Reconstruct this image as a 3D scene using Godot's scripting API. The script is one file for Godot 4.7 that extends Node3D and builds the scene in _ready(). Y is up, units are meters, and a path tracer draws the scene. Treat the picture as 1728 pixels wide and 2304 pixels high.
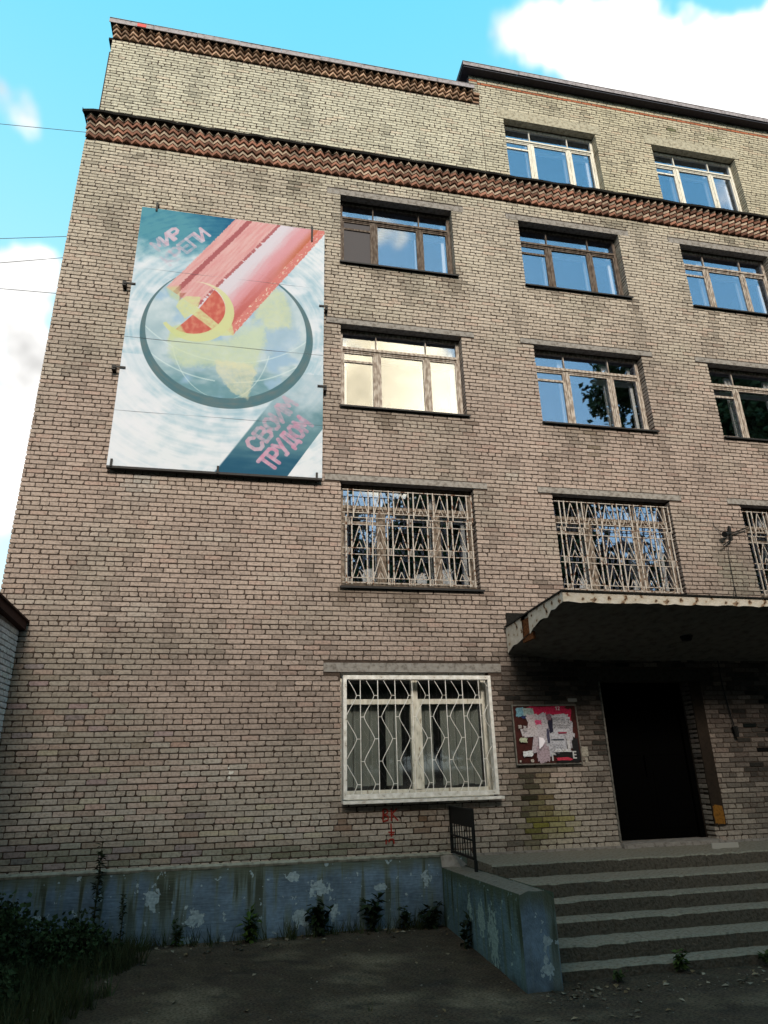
extends Node3D
# ---------------------------------------------------------------- shared state
const CAM_Y := 2.07
const CAM_Z := 10.3
const F_PX := 1504.594
var cam_right := Vector3(0.979131, -0.024444, 0.201755)
var cam_up := Vector3(-0.050547, 0.932254, 0.358257)
var cam_fwd := Vector3(0.196844, 0.360979, -0.911563)
const COURSE := 0.0765
const XL := -3.46
const XR := 14.2
const Y_BASE := 0.964
const Y_ZIG := 13.575
const SET := -0.14          # the top storey stands back by half a brick
const XUL := -3.335
var rng := RandomNumberGenerator.new()
var M := {}
var cache := {}
var used := {}
var nz := FastNoiseLite.new()
var nz2 := FastNoiseLite.new()

# ---------------------------------------------------------------- helpers
func numbered(called: String, parent: Node) -> String:
	var key := str(parent.get_instance_id()) + "/" + called
	var n: int = used.get(key, 0)
	used[key] = n + 1
	return called if n == 0 else "%s_%03d" % [called, n]

func tag(o: Node, label: String, category: String, group := "") -> void:
	o.set_meta("label", label)
	o.set_meta("category", category)
	if group != "":
		o.set_meta("group", group)

func thing(called: String, label: String, category: String, at := Vector3.ZERO, group := "") -> Node3D:
	var o := Node3D.new()
	o.name = numbered(called, self)
	add_child(o, true)
	o.position = at
	tag(o, label, category, group)
	return o

func node(called: String, parent: Node, at := Vector3.ZERO) -> Node3D:
	var o := Node3D.new()
	o.name = numbered(called, parent)
	parent.add_child(o, true)
	o.position = at
	return o

func put(called: String, mesh: Mesh, mat: Material, parent: Node, xf := Transform3D()) -> MeshInstance3D:
	var o := MeshInstance3D.new()
	o.name = numbered(called, parent)
	o.mesh = mesh
	if mat:
		o.material_override = mat
	parent.add_child(o, true)
	o.transform = xf
	return o

func stuff(o: Node) -> Node:
	o.set_meta("kind", "stuff")
	return o

func new_st() -> SurfaceTool:
	var st := SurfaceTool.new()
	st.begin(Mesh.PRIMITIVE_TRIANGLES)
	return st

func tri(st: SurfaceTool, a: Vector3, b: Vector3, c: Vector3) -> void:   # counter-clockwise from outside
	var n := (b - a).cross(c - a).normalized()
	for p in [a, c, b]:
		st.set_normal(n)
		st.add_vertex(p)

func quad(st: SurfaceTool, a: Vector3, b: Vector3, c: Vector3, d: Vector3) -> void:
	var n := (b - a).cross(c - a)
	if n.length() < 1e-12:
		n = (c - a).cross(d - a)
	n = n.normalized()
	for p in [a, c, b, a, d, c]:
		st.set_normal(n)
		st.add_vertex(p)

func quv(st: SurfaceTool, a: Vector3, b: Vector3, c: Vector3, d: Vector3, ua: Vector2, ub: Vector2, uc: Vector2, ud: Vector2) -> void:
	var n := (b - a).cross(c - a).normalized()
	var ps := [a, c, b, a, d, c]
	var us := [ua, uc, ub, ua, ud, uc]
	for i in 6:
		st.set_normal(n)
		st.set_uv(us[i])
		st.add_vertex(ps[i])

func box(st: SurfaceTool, lo: Vector3, hi: Vector3, xf := Transform3D()) -> void:
	var p := []
	for i in 8:
		p.append(xf * Vector3(hi.x if i & 1 else lo.x, hi.y if i & 2 else lo.y, hi.z if i & 4 else lo.z))
	quad(st, p[4], p[5], p[7], p[6])
	quad(st, p[1], p[0], p[2], p[3])
	quad(st, p[0], p[4], p[6], p[2])
	quad(st, p[5], p[1], p[3], p[7])
	quad(st, p[6], p[7], p[3], p[2])
	quad(st, p[0], p[1], p[5], p[4])

func bar(st: SurfaceTool, a: Vector3, b: Vector3, w: float, h: float, up := Vector3(0, 0, 1)) -> void:  # rectangular bar from a to b
	var z := (b - a).normalized()
	var x := up.cross(z).normalized()
	var y := z.cross(x)
	box(st, Vector3(-w / 2, -h / 2, 0), Vector3(w / 2, h / 2, a.distance_to(b)), Transform3D(Basis(x, y, z), a))

func tube(st: SurfaceTool, pts: Array, r: float, sides := 6, r_end := -1.0) -> void:
	var rings := []
	for i in pts.size():
		var d: Vector3 = (pts[min(i + 1, pts.size() - 1)] - pts[max(i - 1, 0)]).normalized()
		var u := d.cross(Vector3(0.31, 0.12, 0.94)).normalized()
		var v := d.cross(u)
		var rr: float = r if r_end < 0 else lerpf(r, r_end, float(i) / (pts.size() - 1))
		var ring := []
		for k in sides:
			var a := TAU * k / sides
			ring.append(pts[i] + (u * cos(a) + v * sin(a)) * rr)
		rings.append(ring)
	for i in pts.size() - 1:
		for k in sides:
			var k2 := (k + 1) % sides
			quad(st, rings[i][k], rings[i][k2], rings[i + 1][k2], rings[i + 1][k])
	for k in range(1, sides - 1):
		tri(st, rings[0][0], rings[0][k + 1], rings[0][k])
		tri(st, rings[-1][0], rings[-1][k], rings[-1][k + 1])

func lin(r: float, g: float, b: float) -> Color:      # a linear base colour for albedo_color
	return Color(r, g, b).linear_to_srgb()

func noise_tex(freq: float, ramp: Array, size := 512, oct := 5, seed_ := 1, type := FastNoiseLite.TYPE_SIMPLEX_SMOOTH, normal := false) -> NoiseTexture2D:
	var n := FastNoiseLite.new()
	n.noise_type = type
	n.seed = seed_
	n.frequency = freq
	n.fractal_octaves = oct
	var t := NoiseTexture2D.new()
	t.width = size
	t.height = size
	t.seamless = true
	t.noise = n
	t.as_normal_map = normal
	if ramp.size():
		var g := Gradient.new()
		var offs := PackedFloat32Array()
		var cols := PackedColorArray()
		for e in ramp:
			offs.append(e[0])
			cols.append(e[1])
		g.offsets = offs
		g.colors = cols
		t.color_ramp = g
	return t

func mat(color: Color, rough := 0.9, tex: Texture2D = null, scale := 1.0, bump: Texture2D = null, bump_cm := 0.0) -> StandardMaterial3D:
	var m := StandardMaterial3D.new()
	m.albedo_color = color
	m.roughness = rough
	m.metallic_specular = 0.3
	if tex:
		m.albedo_texture = tex
	if bump:
		m.heightmap_enabled = true
		m.heightmap_texture = bump
		m.heightmap_scale = bump_cm
	if tex or bump:
		m.uv1_triplanar = true
		m.uv1_world_triplanar = true
		m.uv1_scale = Vector3.ONE * scale
	return m

func proj(p: Vector3) -> Vector3:      # pixel x, y in the 1728 x 2304 photo, and depth; used only to rank pieces by size
	var d := p - Vector3(0, CAM_Y, CAM_Z)
	var w := d.dot(cam_fwd)
	return Vector3(864 + F_PX * d.dot(cam_right) / w, 1152 - F_PX * d.dot(cam_up) / w, w)

func sm(a: float, b: float, x: float) -> float:
	return smoothstep(a, b, x)

# ---------------------------------------------------------------- sky
func ang_dir(az: float, el: float) -> Vector3:
	var a := deg_to_rad(az)
	var e := deg_to_rad(el)
	return Vector3(sin(a) * cos(e), sin(e), -cos(a) * cos(e))

func make_sky() -> ImageTexture:
	var w := 1536
	var h := 768
	var n := FastNoiseLite.new()
	n.seed = 7
	n.frequency = 3.2
	n.fractal_octaves = 6
	n.fractal_gain = 0.55
	# clouds: azimuth, elevation, reach in degrees, weight
	var blobs := []
	for b in [[43, 52.0, 3.0, 0.85], [45, 48.6, 3.3, 1.05], [42, 46.5, 4.0, 1.0], [50, 44.5, 5.0, 1.1], [56, 44, 4.5, 1.0], [39.5, 50.6, 2.8, 0.75], [37, 53.5, 2.0, 0.5], [31.0, 55.0, 2.2, 0.5], [-25.5, 47.0, 1.9, 0.40], [-23.0, 45.2, 1.4, 0.36], [-20.0, 37.8, 2.0, 0.42], [-23, 35.5, 1.8, 0.36], [-24, 31, 4.5, 0.75], [-19, 25, 6, 0.95], [-27, 25, 6, 0.8],
			[166, 30, 5.5, 1.15], [176, 35, 3.0, 0.5], [158, 47, 6.0, 0.6], [120, 40, 9.0, 0.8], [215, 44, 10.0, 0.8], [255, 40, 12.0, 0.8], [90, 55, 8, 0.6], [300, 50, 9, 0.6], [200, 64, 9, 0.8], [140, 66, 8, 0.7], [20, 80, 6, 0.5], [250, 62, 10, 0.8], [95, 38, 9, 0.8], [330, 22, 8, 0.6], [230, 25, 9, 0.8], [275, 20, 9, 0.8], [75, 22, 8, 0.7]]:  # later blobs are unseen clouds, added to whiten the ambient light
		blobs.append([ang_dir(b[0], b[1]), cos(deg_to_rad(b[2] * 2.2)), b[3], deg_to_rad(b[2])])
	var sun := ang_dir(183, 31)
	var im := Image.create(w, h, false, Image.FORMAT_RGBF)
	im.fill(Color(0.035, 0.032, 0.028))
	for j in h / 2:
		var el := (0.5 - (j + 0.5) / h) * PI
		var ce := cos(el)
		var se := sin(el)
		var fine: bool = true
		for i in w:
			var a := TAU * (i + 0.5) / w
			var d := Vector3(sin(a) * ce, se, -cos(a) * ce)
			var t := pow(1.0 - se, 1.35)
			var c := Color(0.075, 0.44, 0.62).lerp(Color(0.68, 0.80, 0.82), t)
			var toward := maxf(d.dot(sun), 0.0)
			var away := 0.5 - 0.5 * d.dot(sun)
			c = c * lerpf(1.0, 1.12, away)
			c += Color(0.35, 0.27, 0.16) * pow(toward, 12.0)
			var cov := 0.0
			for b in blobs:
				var k: float = d.dot(b[0])
				if k > b[1]:
					var ang := acos(minf(k, 1.0)) / float(b[3])
					cov += float(b[2]) * exp(-ang * ang * 0.75)
			var v := n.get_noise_3dv(d * 1.0) * 1.0
			var dens := sm(0.27, 0.50, minf(cov, 1.05) * 0.66 + v * (0.35 + 0.9 * minf(cov, 0.7)) + 0.04)
			if dens > 0.0:
				var lit := 0.70 + 0.22 * n.get_noise_3dv(d * 2.2 + Vector3(9, 4, 1)) + 0.20 * sm(0.3, 1.0, cov + v * 0.6)
				var cc := Color(1.0, 0.99, 0.97) * lit
				cc = cc.lerp(Color(3.5, 2.5, 1.22), pow(toward, 5.0) * 0.95) * (0.98 + 0.8 * n.get_noise_3dv(d * 1.7 + Vector3(3, 1, 2)))
				c = c.lerp(cc, dens)
			im.set_pixel(i, j, c)
	return ImageTexture.create_from_image(im)

# ---------------------------------------------------------------- bricks
func brick_mesh(l: float, h: float, d: float, bev: float, jit: float) -> ArrayMesh:
	# worn brick: every corner of the face is knocked off by a different amount
	var st := new_st()
	var o := []
	var f := []
	for s in [Vector2(-1, -1), Vector2(1, -1), Vector2(1, 1), Vector2(-1, 1)]:
		var j := Vector2(rng.randf_range(-jit, jit), rng.randf_range(-jit, jit))
		var cx := rng.randf_range(0.003, 0.009) + (rng.randf_range(0.008, 0.022) if rng.randf() < 0.3 else 0.0)
		var cy := minf(cx, h * 0.4) * rng.randf_range(0.6, 1.0)
		var c := Vector2(s.x * l / 2, s.y * h / 2) + j
		var two := [c - Vector2(0, s.y * cy), c - Vector2(s.x * cx, 0)]
		# order the two points so that the outline runs counter-clockwise
		if two[0].x * two[1].y - two[0].y * two[1].x < 0:
			two.reverse()
		for q in two:
			o.append(Vector3(q.x, q.y, -bev * rng.randf_range(0.7, 1.4)))
			f.append(Vector3(q.x - signf(q.x) * bev * rng.randf_range(0.7, 1.3), q.y - signf(q.y) * bev * rng.randf_range(0.6, 1.0), rng.randf_range(-0.0012, 0.0)))
	for k in range(1, 7):
		tri(st, f[0], f[k], f[k + 1])
	for k in 8:
		var k2 := (k + 1) % 8
		quad(st, o[k], o[k2], f[k2], f[k])
		quad(st, o[k] + Vector3(0, 0, -d), o[k2] + Vector3(0, 0, -d), o[k2], o[k])
	return st.commit()

var stains_and_shade := [
	# x, y, rx, ry, colour the brick turns to, strength : dirt, rust and moss, and canopy shade painted into the bricks
	[-2.6, 1.15, 2.2, 0.22, Color(0.13, 0.135, 0.115), 0.75], [1.0, 1.06, 2.4, 0.12, Color(0.12, 0.125, 0.10), 0.8],
	[4.45, 1.30, 0.20, 0.42, Color(0.16, 0.16, 0.015), 0.9], [4.30, 1.70, 0.20, 0.55, Color(0.035, 0.032, 0.018), 0.95], [4.80, 1.28, 0.26, 0.20, Color(0.20, 0.20, 0.025), 0.75], [4.62, 1.75, 0.12, 0.5, Color(0.10, 0.07, 0.025), 0.7], [4.2, 1.05, 0.3, 0.12, Color(0.03, 0.03, 0.02), 0.85],
	[4.25, 3.0, 0.18, 0.7, Color(0.02, 0.018, 0.016), 0.9], [5.0, 3.4, 0.9, 0.45, Color(0.02, 0.018, 0.016), 0.95], [5.62, 2.5, 0.4, 1.2, Color(0.035, 0.032, 0.028), 0.85], [8.9, 2.5, 1.7, 2.2, Color(0.030, 0.027, 0.024), 0.96], [6.6, 3.5, 2.2, 0.5, Color(0.018, 0.016, 0.014), 0.95], [4.9, 3.25, 0.8, 0.35, Color(0.022, 0.020, 0.018), 0.9],  # canopy and doorway shade darkened into the bricks near the entrance
	[4.02, 1.15, 0.08, 0.3, Color(0.02, 0.02, 0.015), 0.8], [2.75, 1.38, 0.18, 0.18, Color(0.16, 0.09, 0.05), 0.8], [2.4, 1.58, 0.6, 0.10, Color(0.13, 0.10, 0.08), 0.7], [1.55, 1.4, 0.1, 0.2, Color(0.18, 0.09, 0.05), 0.5],
	[5.0, 4.95, 0.09, 0.09, Color(0.06, 0.05, 0.04), 0.9], [0.55, 13.1, 0.16, 0.42, Color(0.10, 0.09, 0.07), 0.65], [0.75, 13.3, 0.35, 0.12, Color(0.12, 0.11, 0.08), 0.5], [6.3, 7.75, 0.06, 0.4, Color(0.10, 0.08, 0.05), 0.8], [6.3, 8.02, 0.6, 0.1, Color(0.15, 0.12, 0.09), 0.6],
	[3.6, 12.9, 0.25, 0.45, Color(0.16, 0.15, 0.11), 0.6], [2.6, 4.72, 1.2, 0.10, Color(0.15, 0.12, 0.10), 0.7], [-2.9, 3.0, 0.45, 1.6, Color(0.19, 0.18, 0.145), 0.45], [9.9, 16.95, 0.12, 0.12, Color(0.10, 0.11, 0.05), 0.8], [11.1, 16.9, 0.16, 0.12, Color(0.10, 0.11, 0.05), 0.7], [10.6, 7.9, 0.3, 0.3, Color(0.17, 0.13, 0.10), 0.5],
	[-1.7, 6.45, 0.25, 0.3, Color(0.30, 0.31, 0.30), 0.6], [8.75, 5.3, 0.25, 0.4, Color(0.20, 0.20, 0.16), 0.5], [1.2, 9.6, 0.12, 0.3, Color(0.17, 0.15, 0.13), 0.6], [-2.7, 11.6, 0.2, 0.5, Color(0.2, 0.18, 0.15), 0.5], [-1.9, 5.25, 0.05, 0.05, Color(0.04, 0.03, 0.03), 0.9],
	[2.6, 8.02, 0.8, 0.1, Color(0.17, 0.14, 0.12), 0.6], [2.6, 11.25, 1.0, 0.1, Color(0.2, 0.18, 0.14), 0.5], [4.0, 3.2, 0.12, 0.4, Color(0.10, 0.08, 0.07), 0.6]]

func white_color(y: float) -> Color:
	return Color(0.56, 0.58, 0.61) * rng.randf_range(0.86, 1.06) * (0.8 + 0.2 * sm(0.9, 2.4, y))

func brick_color(x: float, y: float) -> Color:
	var c := Color(0.325, 0.262, 0.233)
	c = c.lerp(Color(0.41, 0.365, 0.31), sm(7.5, 12.5, y))
	c = c.lerp(Color(0.485, 0.465, 0.385).lerp(Color(0.46, 0.42, 0.325), sm(3.0, 8.0, x)), sm(13.0, 14.0, y))
	c = c.lerp(Color(0.40, 0.353, 0.312), sm(3.0, 1.2, y))  # lower courses lightened in colour to make up for weak ambient light
	var big := nz.get_noise_2d(x * 0.6, y * 0.9)
	c = c * (1.0 + 0.17 * big) * (1.0 - 0.28 * sm(0.12, 0.5, nz.get_noise_2d(x * 2.6 + 20, y * 0.35)))
	c = c.lerp(Color(c.g * 1.06, c.g, c.b * 0.96), clampf(nz2.get_noise_2d(x * 0.35 + 40, y * 0.5) * 0.8, 0, 0.6))
	var r := rng.randf()
	if r < 0.05:
		c = c * rng.randf_range(0.80, 0.90)
	elif r < 0.11:
		c = Color(c.r * 1.02, c.g * 0.95, c.b * 0.94)
	elif r < 0.17:
		c = c.lerp(c * 1.18, 0.6)
	else:
		c = c * rng.randf_range(0.94, 1.05)
	for s in stains_and_shade:
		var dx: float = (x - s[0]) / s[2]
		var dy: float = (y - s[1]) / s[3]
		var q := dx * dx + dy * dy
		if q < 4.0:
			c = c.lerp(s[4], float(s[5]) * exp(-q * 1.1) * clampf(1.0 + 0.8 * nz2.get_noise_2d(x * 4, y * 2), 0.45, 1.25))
	return c

func sill_stains() -> void:
	var r := RandomNumberGenerator.new()
	r.seed = 3
	for wx in [[1.49, 3.845], [5.345, 7.71], [9.24, 11.56]]:
		for wy in [4.80, 8.10, 11.30]:
			for k in 4:
				stains_and_shade.append([r.randf_range(wx[0], wx[1] + 0.1), wy - r.randf_range(0.05, 0.3), r.randf_range(0.05, 0.22), r.randf_range(0.12, 0.42), Color(0.13, 0.105, 0.085), r.randf_range(0.35, 0.75)])
			stains_and_shade.append([wx[1] + 0.06, wy - 0.15, 0.06, 0.35, Color(0.10, 0.08, 0.065), 0.7])
	for k in 26:
		stains_and_shade.append([r.randf_range(-3.2, 13), r.randf_range(13.0, 13.5), r.randf_range(0.04, 0.14), r.randf_range(0.15, 0.5), Color(0.14, 0.125, 0.10), r.randf_range(0.3, 0.7)])
	for k in 20:
		stains_and_shade.append([r.randf_range(-3.2, 8), r.randf_range(1.5, 12), r.randf_range(0.1, 0.4), r.randf_range(0.05, 0.2), Color(0.47, 0.44, 0.40), r.randf_range(0.2, 0.45)])

var holes := []            # [x0, y0, x1, y1] places without bricks: openings and lintels

func free_runs(x0: float, x1: float, y: float) -> Array:
	var runs := [[x0, x1]]
	for hh in holes:
		if y + 0.02 > hh[1] and y - 0.02 < hh[3]:
			var nx := []
			for r in runs:
				if hh[2] <= r[0] or hh[0] >= r[1]:
					nx.append(r)
					continue
				if hh[0] > r[0]:
					nx.append([r[0], hh[0]])
				if hh[2] < r[1]:
					nx.append([hh[2], r[1]])
			runs = nx
	return runs

func lay_bricks(list: Array, x0: float, x1: float, y0: float, y1: float, z: float, red_y := -1.0) -> void:
	var n0 := int(ceil((y0 + COURSE * 0.45 - 2.787) / COURSE))
	var n := n0
	while true:
		var y := 2.787 + n * COURSE
		if y + COURSE * 0.45 > y1:
			break
		var header := posmod(n, 6) == 0
		var pitch := 0.131 if header else 0.2625
		var off: float = [0.0, 0.0, 0.131, 0.03, 0.16, 0.06][posmod(n, 6)] + rng.randf_range(-0.012, 0.012)
		for r in free_runs(x0, x1, y):
			var a: float = r[0]
			var e: float = r[1]
			var k := ceili((a - off) / pitch)
			var x := a
			while x < e - 0.02:
				var nx := minf(off + k * pitch, e)
				k += 1
				if nx - x < 0.04:
					if nx >= e:
						break
					nx = minf(off + k * pitch, e)
					k += 1
				if e - nx < 0.04:
					nx = e
				var joint := 0.009 + rng.randf_range(0, 0.005) + (0.012 if rng.randf() < 0.10 else 0.0)
				var j0 := 0.0 if x <= a + 1e-4 else joint / 2      # no joint at a free end
				var j1 := 0.0 if nx >= e - 1e-4 else joint / 2
				var w := nx - x - j0 - j1
				var cx := (x + j0 + nx - j1) / 2
				if w > 0.03:
					list.append([cx, y + rng.randf_range(-0.002, 0.002) + 0.004 * nz2.get_noise_2d(cx * 0.9, n * 0.31), z + rng.randf_range(-0.004, 0.003), w, red_y > 0 and absf(y - red_y) < COURSE / 2])
				x = nx
		n += 1

func brickwork(parent: Node, list: Array, named_max: int, xf := Transform3D(), whitewashed := false) -> void:
	var longs := []
	var shorts := []
	for i in 6:
		longs.append(brick_mesh(0.251, 0.0625, 0.20, 0.0045, 0.0025))
		shorts.append(brick_mesh(0.121, 0.0625, 0.20, 0.0045, 0.0025))
	var order := []
	for i in list.size():
		var b = list[i]
		var p := proj(xf * Vector3(b[0], b[1], b[2]))
		var seen: bool = p.z > 0.5 and p.x > 8 and p.x < 1720 and p.y > 8 and p.y < 2296
		if b[0] > 5.9 and b[1] < 4.3 and xf == Transform3D():
			seen = false
		order.append([(p.z / sqrt(b[3])) if seen else 1e6 + i, i])
	order.sort_custom(func(q, r): return q[0] < r[0])
	var named := {}
	for i in mini(named_max, order.size()):
		if order[i][0] < 1e6:
			named[order[i][1]] = true
	var lots := [[], [], [], [], [], [], [], [], [], [], [], []]
	for i in list.size():
		var b = list[i]
		var long_: bool = b[3] > 0.16
		var v := rng.randi() % 6
		var t := Transform3D(Basis.from_euler(Vector3(rng.randf_range(-0.012, 0.012), rng.randf_range(-0.012, 0.012), rng.randf_range(-0.006, 0.006))), Vector3(b[0], b[1], b[2]))
		t.basis = t.basis.scaled_local(Vector3(b[3] / (0.251 if long_ else 0.121), 1, 1))
		t = xf * t
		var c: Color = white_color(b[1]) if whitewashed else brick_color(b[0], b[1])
		if b[4]:
			c = Color(0.36, 0.13, 0.07) * rng.randf_range(0.8, 1.1)
		if named.has(i):
			var q := Color(snappedf(c.r, 0.035), snappedf(c.g, 0.035), snappedf(c.b, 0.035))
			var key := "brick" + q.to_html()
			if not M.has(key):
				var m: StandardMaterial3D = M.brick.duplicate()
				m.vertex_color_use_as_albedo = false
				m.albedo_color = lin(q.r, q.g, q.b)
				M[key] = m
			put("brick", longs[v] if long_ else shorts[v], M[key], parent, t)
		else:
			lots[v + (0 if long_ else 6)].append([t, c])
	for v in 12:
		var lot = lots[v]
		if lot.is_empty():
			continue
		var mm := MultiMesh.new()
		mm.transform_format = MultiMesh.TRANSFORM_3D
		mm.use_colors = true
		mm.mesh = longs[v] if v < 6 else shorts[v - 6]
		mm.instance_count = lot.size()
		for i in lot.size():
			mm.set_instance_transform(i, lot[i][0])
			mm.set_instance_color(i, lot[i][1])
		var o := MultiMeshInstance3D.new()
		o.name = numbered("brickwork", parent)
		o.multimesh = mm
		o.material_override = M.brick
		parent.add_child(o, true)
		stuff(o)

func wall_grid(st: SurfaceTool, x0: float, x1: float, y0: float, y1: float, zf: float, zb: float, hs: Array) -> void:
	var xs := [x0, x1]
	var ys := [y0, y1]
	for hh in hs:
		xs.append_array([clampf(hh[0], x0, x1), clampf(hh[2], x0, x1)])
		ys.append_array([clampf(hh[1], y0, y1), clampf(hh[3], y0, y1)])
	xs.sort()
	ys.sort()
	for i in xs.size() - 1:
		for j in ys.size() - 1:
			if xs[i + 1] - xs[i] < 1e-4 or ys[j + 1] - ys[j] < 1e-4:
				continue
			var cx: float = (xs[i] + xs[i + 1]) / 2
			var cy: float = (ys[j] + ys[j + 1]) / 2
			var open := false
			for hh in hs:
				if cx > hh[0] and cx < hh[2] and cy > hh[1] and cy < hh[3]:
					open = true
			if not open:
				quad(st, Vector3(xs[i], ys[j], zf), Vector3(xs[i + 1], ys[j], zf), Vector3(xs[i + 1], ys[j + 1], zf), Vector3(xs[i], ys[j + 1], zf))
				quad(st, Vector3(xs[i + 1], ys[j], zb), Vector3(xs[i], ys[j], zb), Vector3(xs[i], ys[j + 1], zb), Vector3(xs[i + 1], ys[j + 1], zb))
	for hh in hs:
		quad(st, Vector3(hh[0], hh[1], zb), Vector3(hh[0], hh[1], zf), Vector3(hh[0], hh[3], zf), Vector3(hh[0], hh[3], zb))
		quad(st, Vector3(hh[2], hh[1], zf), Vector3(hh[2], hh[1], zb), Vector3(hh[2], hh[3], zb), Vector3(hh[2], hh[3], zf))
		quad(st, Vector3(hh[0], hh[3], zf), Vector3(hh[2], hh[3], zf), Vector3(hh[2], hh[3], zb), Vector3(hh[0], hh[3], zb))
		quad(st, Vector3(hh[0], hh[1], zb), Vector3(hh[2], hh[1], zb), Vector3(hh[2], hh[1], zf), Vector3(hh[0], hh[1], zf))

# ---------------------------------------------------------------- windows
func mesh_box(key: String, lo: Vector3, hi: Vector3) -> Mesh:
	if not cache.has(key):
		var st := new_st()
		box(st, lo, hi)
		cache[key] = st.commit()
	return cache[key]

func window(building: Node, x0: float, y0: float, x1: float, y1: float, z: float, wood: Material, pane_mats := {}, label := "") -> Node3D:
	# x0..x1, y0..y1: the opening; z: the face of the wall
	var w := x1 - x0
	var h := y1 - y0
	var win := node("window", building, Vector3(x0, y1, z))
	if label != "":
		win.set_meta("label", label)
	var zf := -0.185
	var zb := -0.25
	var b := 0.065
	var tr := -0.37           # underside of the row of top lights
	var tb := -0.47
	var mx := [w * 0.285, w * 0.325, w * 0.70, w * 0.735]
	var key := "%.2f_%.2f" % [w, h]
	if not cache.has("frame" + key):
		var st := new_st()
		box(st, Vector3(0.004, -h + 0.02, zb), Vector3(b, -0.004, zf))
		box(st, Vector3(w - b, -h + 0.02, zb), Vector3(w - 0.004, -0.004, zf))
		box(st, Vector3(b, -b, zb), Vector3(w - b, -0.004, zf))
		box(st, Vector3(b, -h + 0.02, zb), Vector3(w - b, -h + 0.075, zf))
		cache["frame" + key] = st.commit()
		st = new_st()
		box(st, Vector3(b, tb, zb), Vector3(w - b, tr, zf - 0.002))
		box(st, Vector3(b, tb + 0.03, zf - 0.002), Vector3(w - b, tb + 0.055, zf + 0.02))
		cache["transom" + key] = st.commit()
		st = new_st()
		box(st, Vector3(mx[0], -h + 0.075, zb), Vector3(mx[1], tb, zf - 0.004))
		box(st, Vector3(mx[0] + 0.03, -h + 0.075, zf - 0.004), Vector3(mx[1] - 0.03, tb, zf + 0.012))
		cache["mullion_a" + key] = st.commit()
		st = new_st()
		box(st, Vector3(mx[2], -h + 0.075, zb), Vector3(mx[3], tb, zf - 0.004))
		box(st, Vector3(mx[2] + 0.026, -h + 0.075, zf - 0.004), Vector3(mx[3] - 0.026, tb, zf + 0.012))
		cache["mullion_b" + key] = st.commit()
		st = new_st()       # thin sash frames round the three casements
		for c in [[b, mx[0]], [mx[1], mx[2]], [mx[3], w - b]]:
			var s := 0.032
			box(st, Vector3(c[0], -h + 0.075, zb), Vector3(c[0] + s, tb, zf - 0.014))
			box(st, Vector3(c[1] - s, -h + 0.075, zb), Vector3(c[1], tb, zf - 0.014))
			box(st, Vector3(c[0] + s, tb - s, zb), Vector3(c[1] - s, tb, zf - 0.014))
			box(st, Vector3(c[0] + s, -h + 0.075, zb), Vector3(c[1] - s, -h + 0.075 + s, zf - 0.014))
		cache["sash" + key] = st.commit()
		st = new_st()
		box(st, Vector3(b + 0.032, -0.70, zb), Vector3(mx[0] - 0.032, -0.655, zf - 0.012))
		cache["vent" + key] = st.commit()
		st = new_st()       # the second, inner window of the double pair
		var zi := -0.34
		for c in [[0.09, w * 0.30], [w * 0.30, w * 0.715], [w * 0.715, w - 0.09]]:
			box(st, Vector3(c[0], -h + 0.1, zi - 0.05), Vector3(c[0] + 0.07, -0.10, zi))
			box(st, Vector3(c[1] - 0.07, -h + 0.1, zi - 0.05), Vector3(c[1] - 0.002, -0.10, zi))
		box(st, Vector3(0.09, -0.56, zi - 0.05), Vector3(w - 0.09, -0.46, zi + 0.004))
		box(st, Vector3(0.09, -h + 0.04, zi - 0.05), Vector3(w - 0.09, -h + 0.13, zi + 0.004))
		cache["inner" + key] = st.commit()
		st = new_st()       # bent sheet-metal sill with a drip edge
		quad(st, Vector3(-0.02, -h + 0.02, zf + 0.02), Vector3(-0.02, -h - 0.035, 0.055), Vector3(w + 0.045, -h - 0.035, 0.055), Vector3(w + 0.045, -h + 0.02, zf + 0.02))
		box(st, Vector3(-0.02, -h - 0.065, 0.045), Vector3(w + 0.045, -h - 0.035, 0.057))
		quad(st, Vector3(-0.02, -h - 0.042, 0.045), Vector3(w + 0.045, -h - 0.042, 0.045), Vector3(w + 0.045, -h - 0.01, -0.02), Vector3(-0.02, -h - 0.01, -0.02))
		cache["sill" + key] = st.commit()
		st = new_st()
		box(st, Vector3(-0.011, -0.2, zb), Vector3(0.011, 0.0, zf - 0.01))
		cache["glazing"] = st.commit()
	put("frame", cache["frame" + key], wood, win)
	put("transom", cache["transom" + key], wood, win)
	put("mullion", cache["mullion_a" + key], wood, win)
	put("mullion", cache["mullion_b" + key], wood, win)
	put("sash", cache["sash" + key], wood, win)
	put("vent_rail", cache["vent" + key], wood, win)
	put("inner_frame", cache["inner" + key], M.inner_wood, win)
	put("sill", cache["sill" + key], M.dark_metal, win)
	for gx in [w * 0.30, w * 0.715]:
		var gt := Transform3D(Basis().scaled(Vector3(1, (absf(tr) - b) / 0.2, 1)), Vector3(gx, -b, 0))
		put("glazing_bar", cache["glazing"], wood, win, gt)
	# panes: three top lights, the vent pane, three casement panes
	var pz := zb + 0.03
	var ps := [[b, w * 0.30, tr, -b], [w * 0.30, w * 0.715, tr, -b], [w * 0.715, w - b, tr, -b],
		[b + 0.03, mx[0] - 0.03, -0.66, tb - 0.03], [b + 0.03, mx[0] - 0.03, -h + 0.105, -0.69], [mx[1] + 0.03, mx[2] - 0.03, -h + 0.105, tb - 0.03], [mx[3] + 0.03, w - b - 0.03, -h + 0.105, tb - 0.03]]
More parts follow.
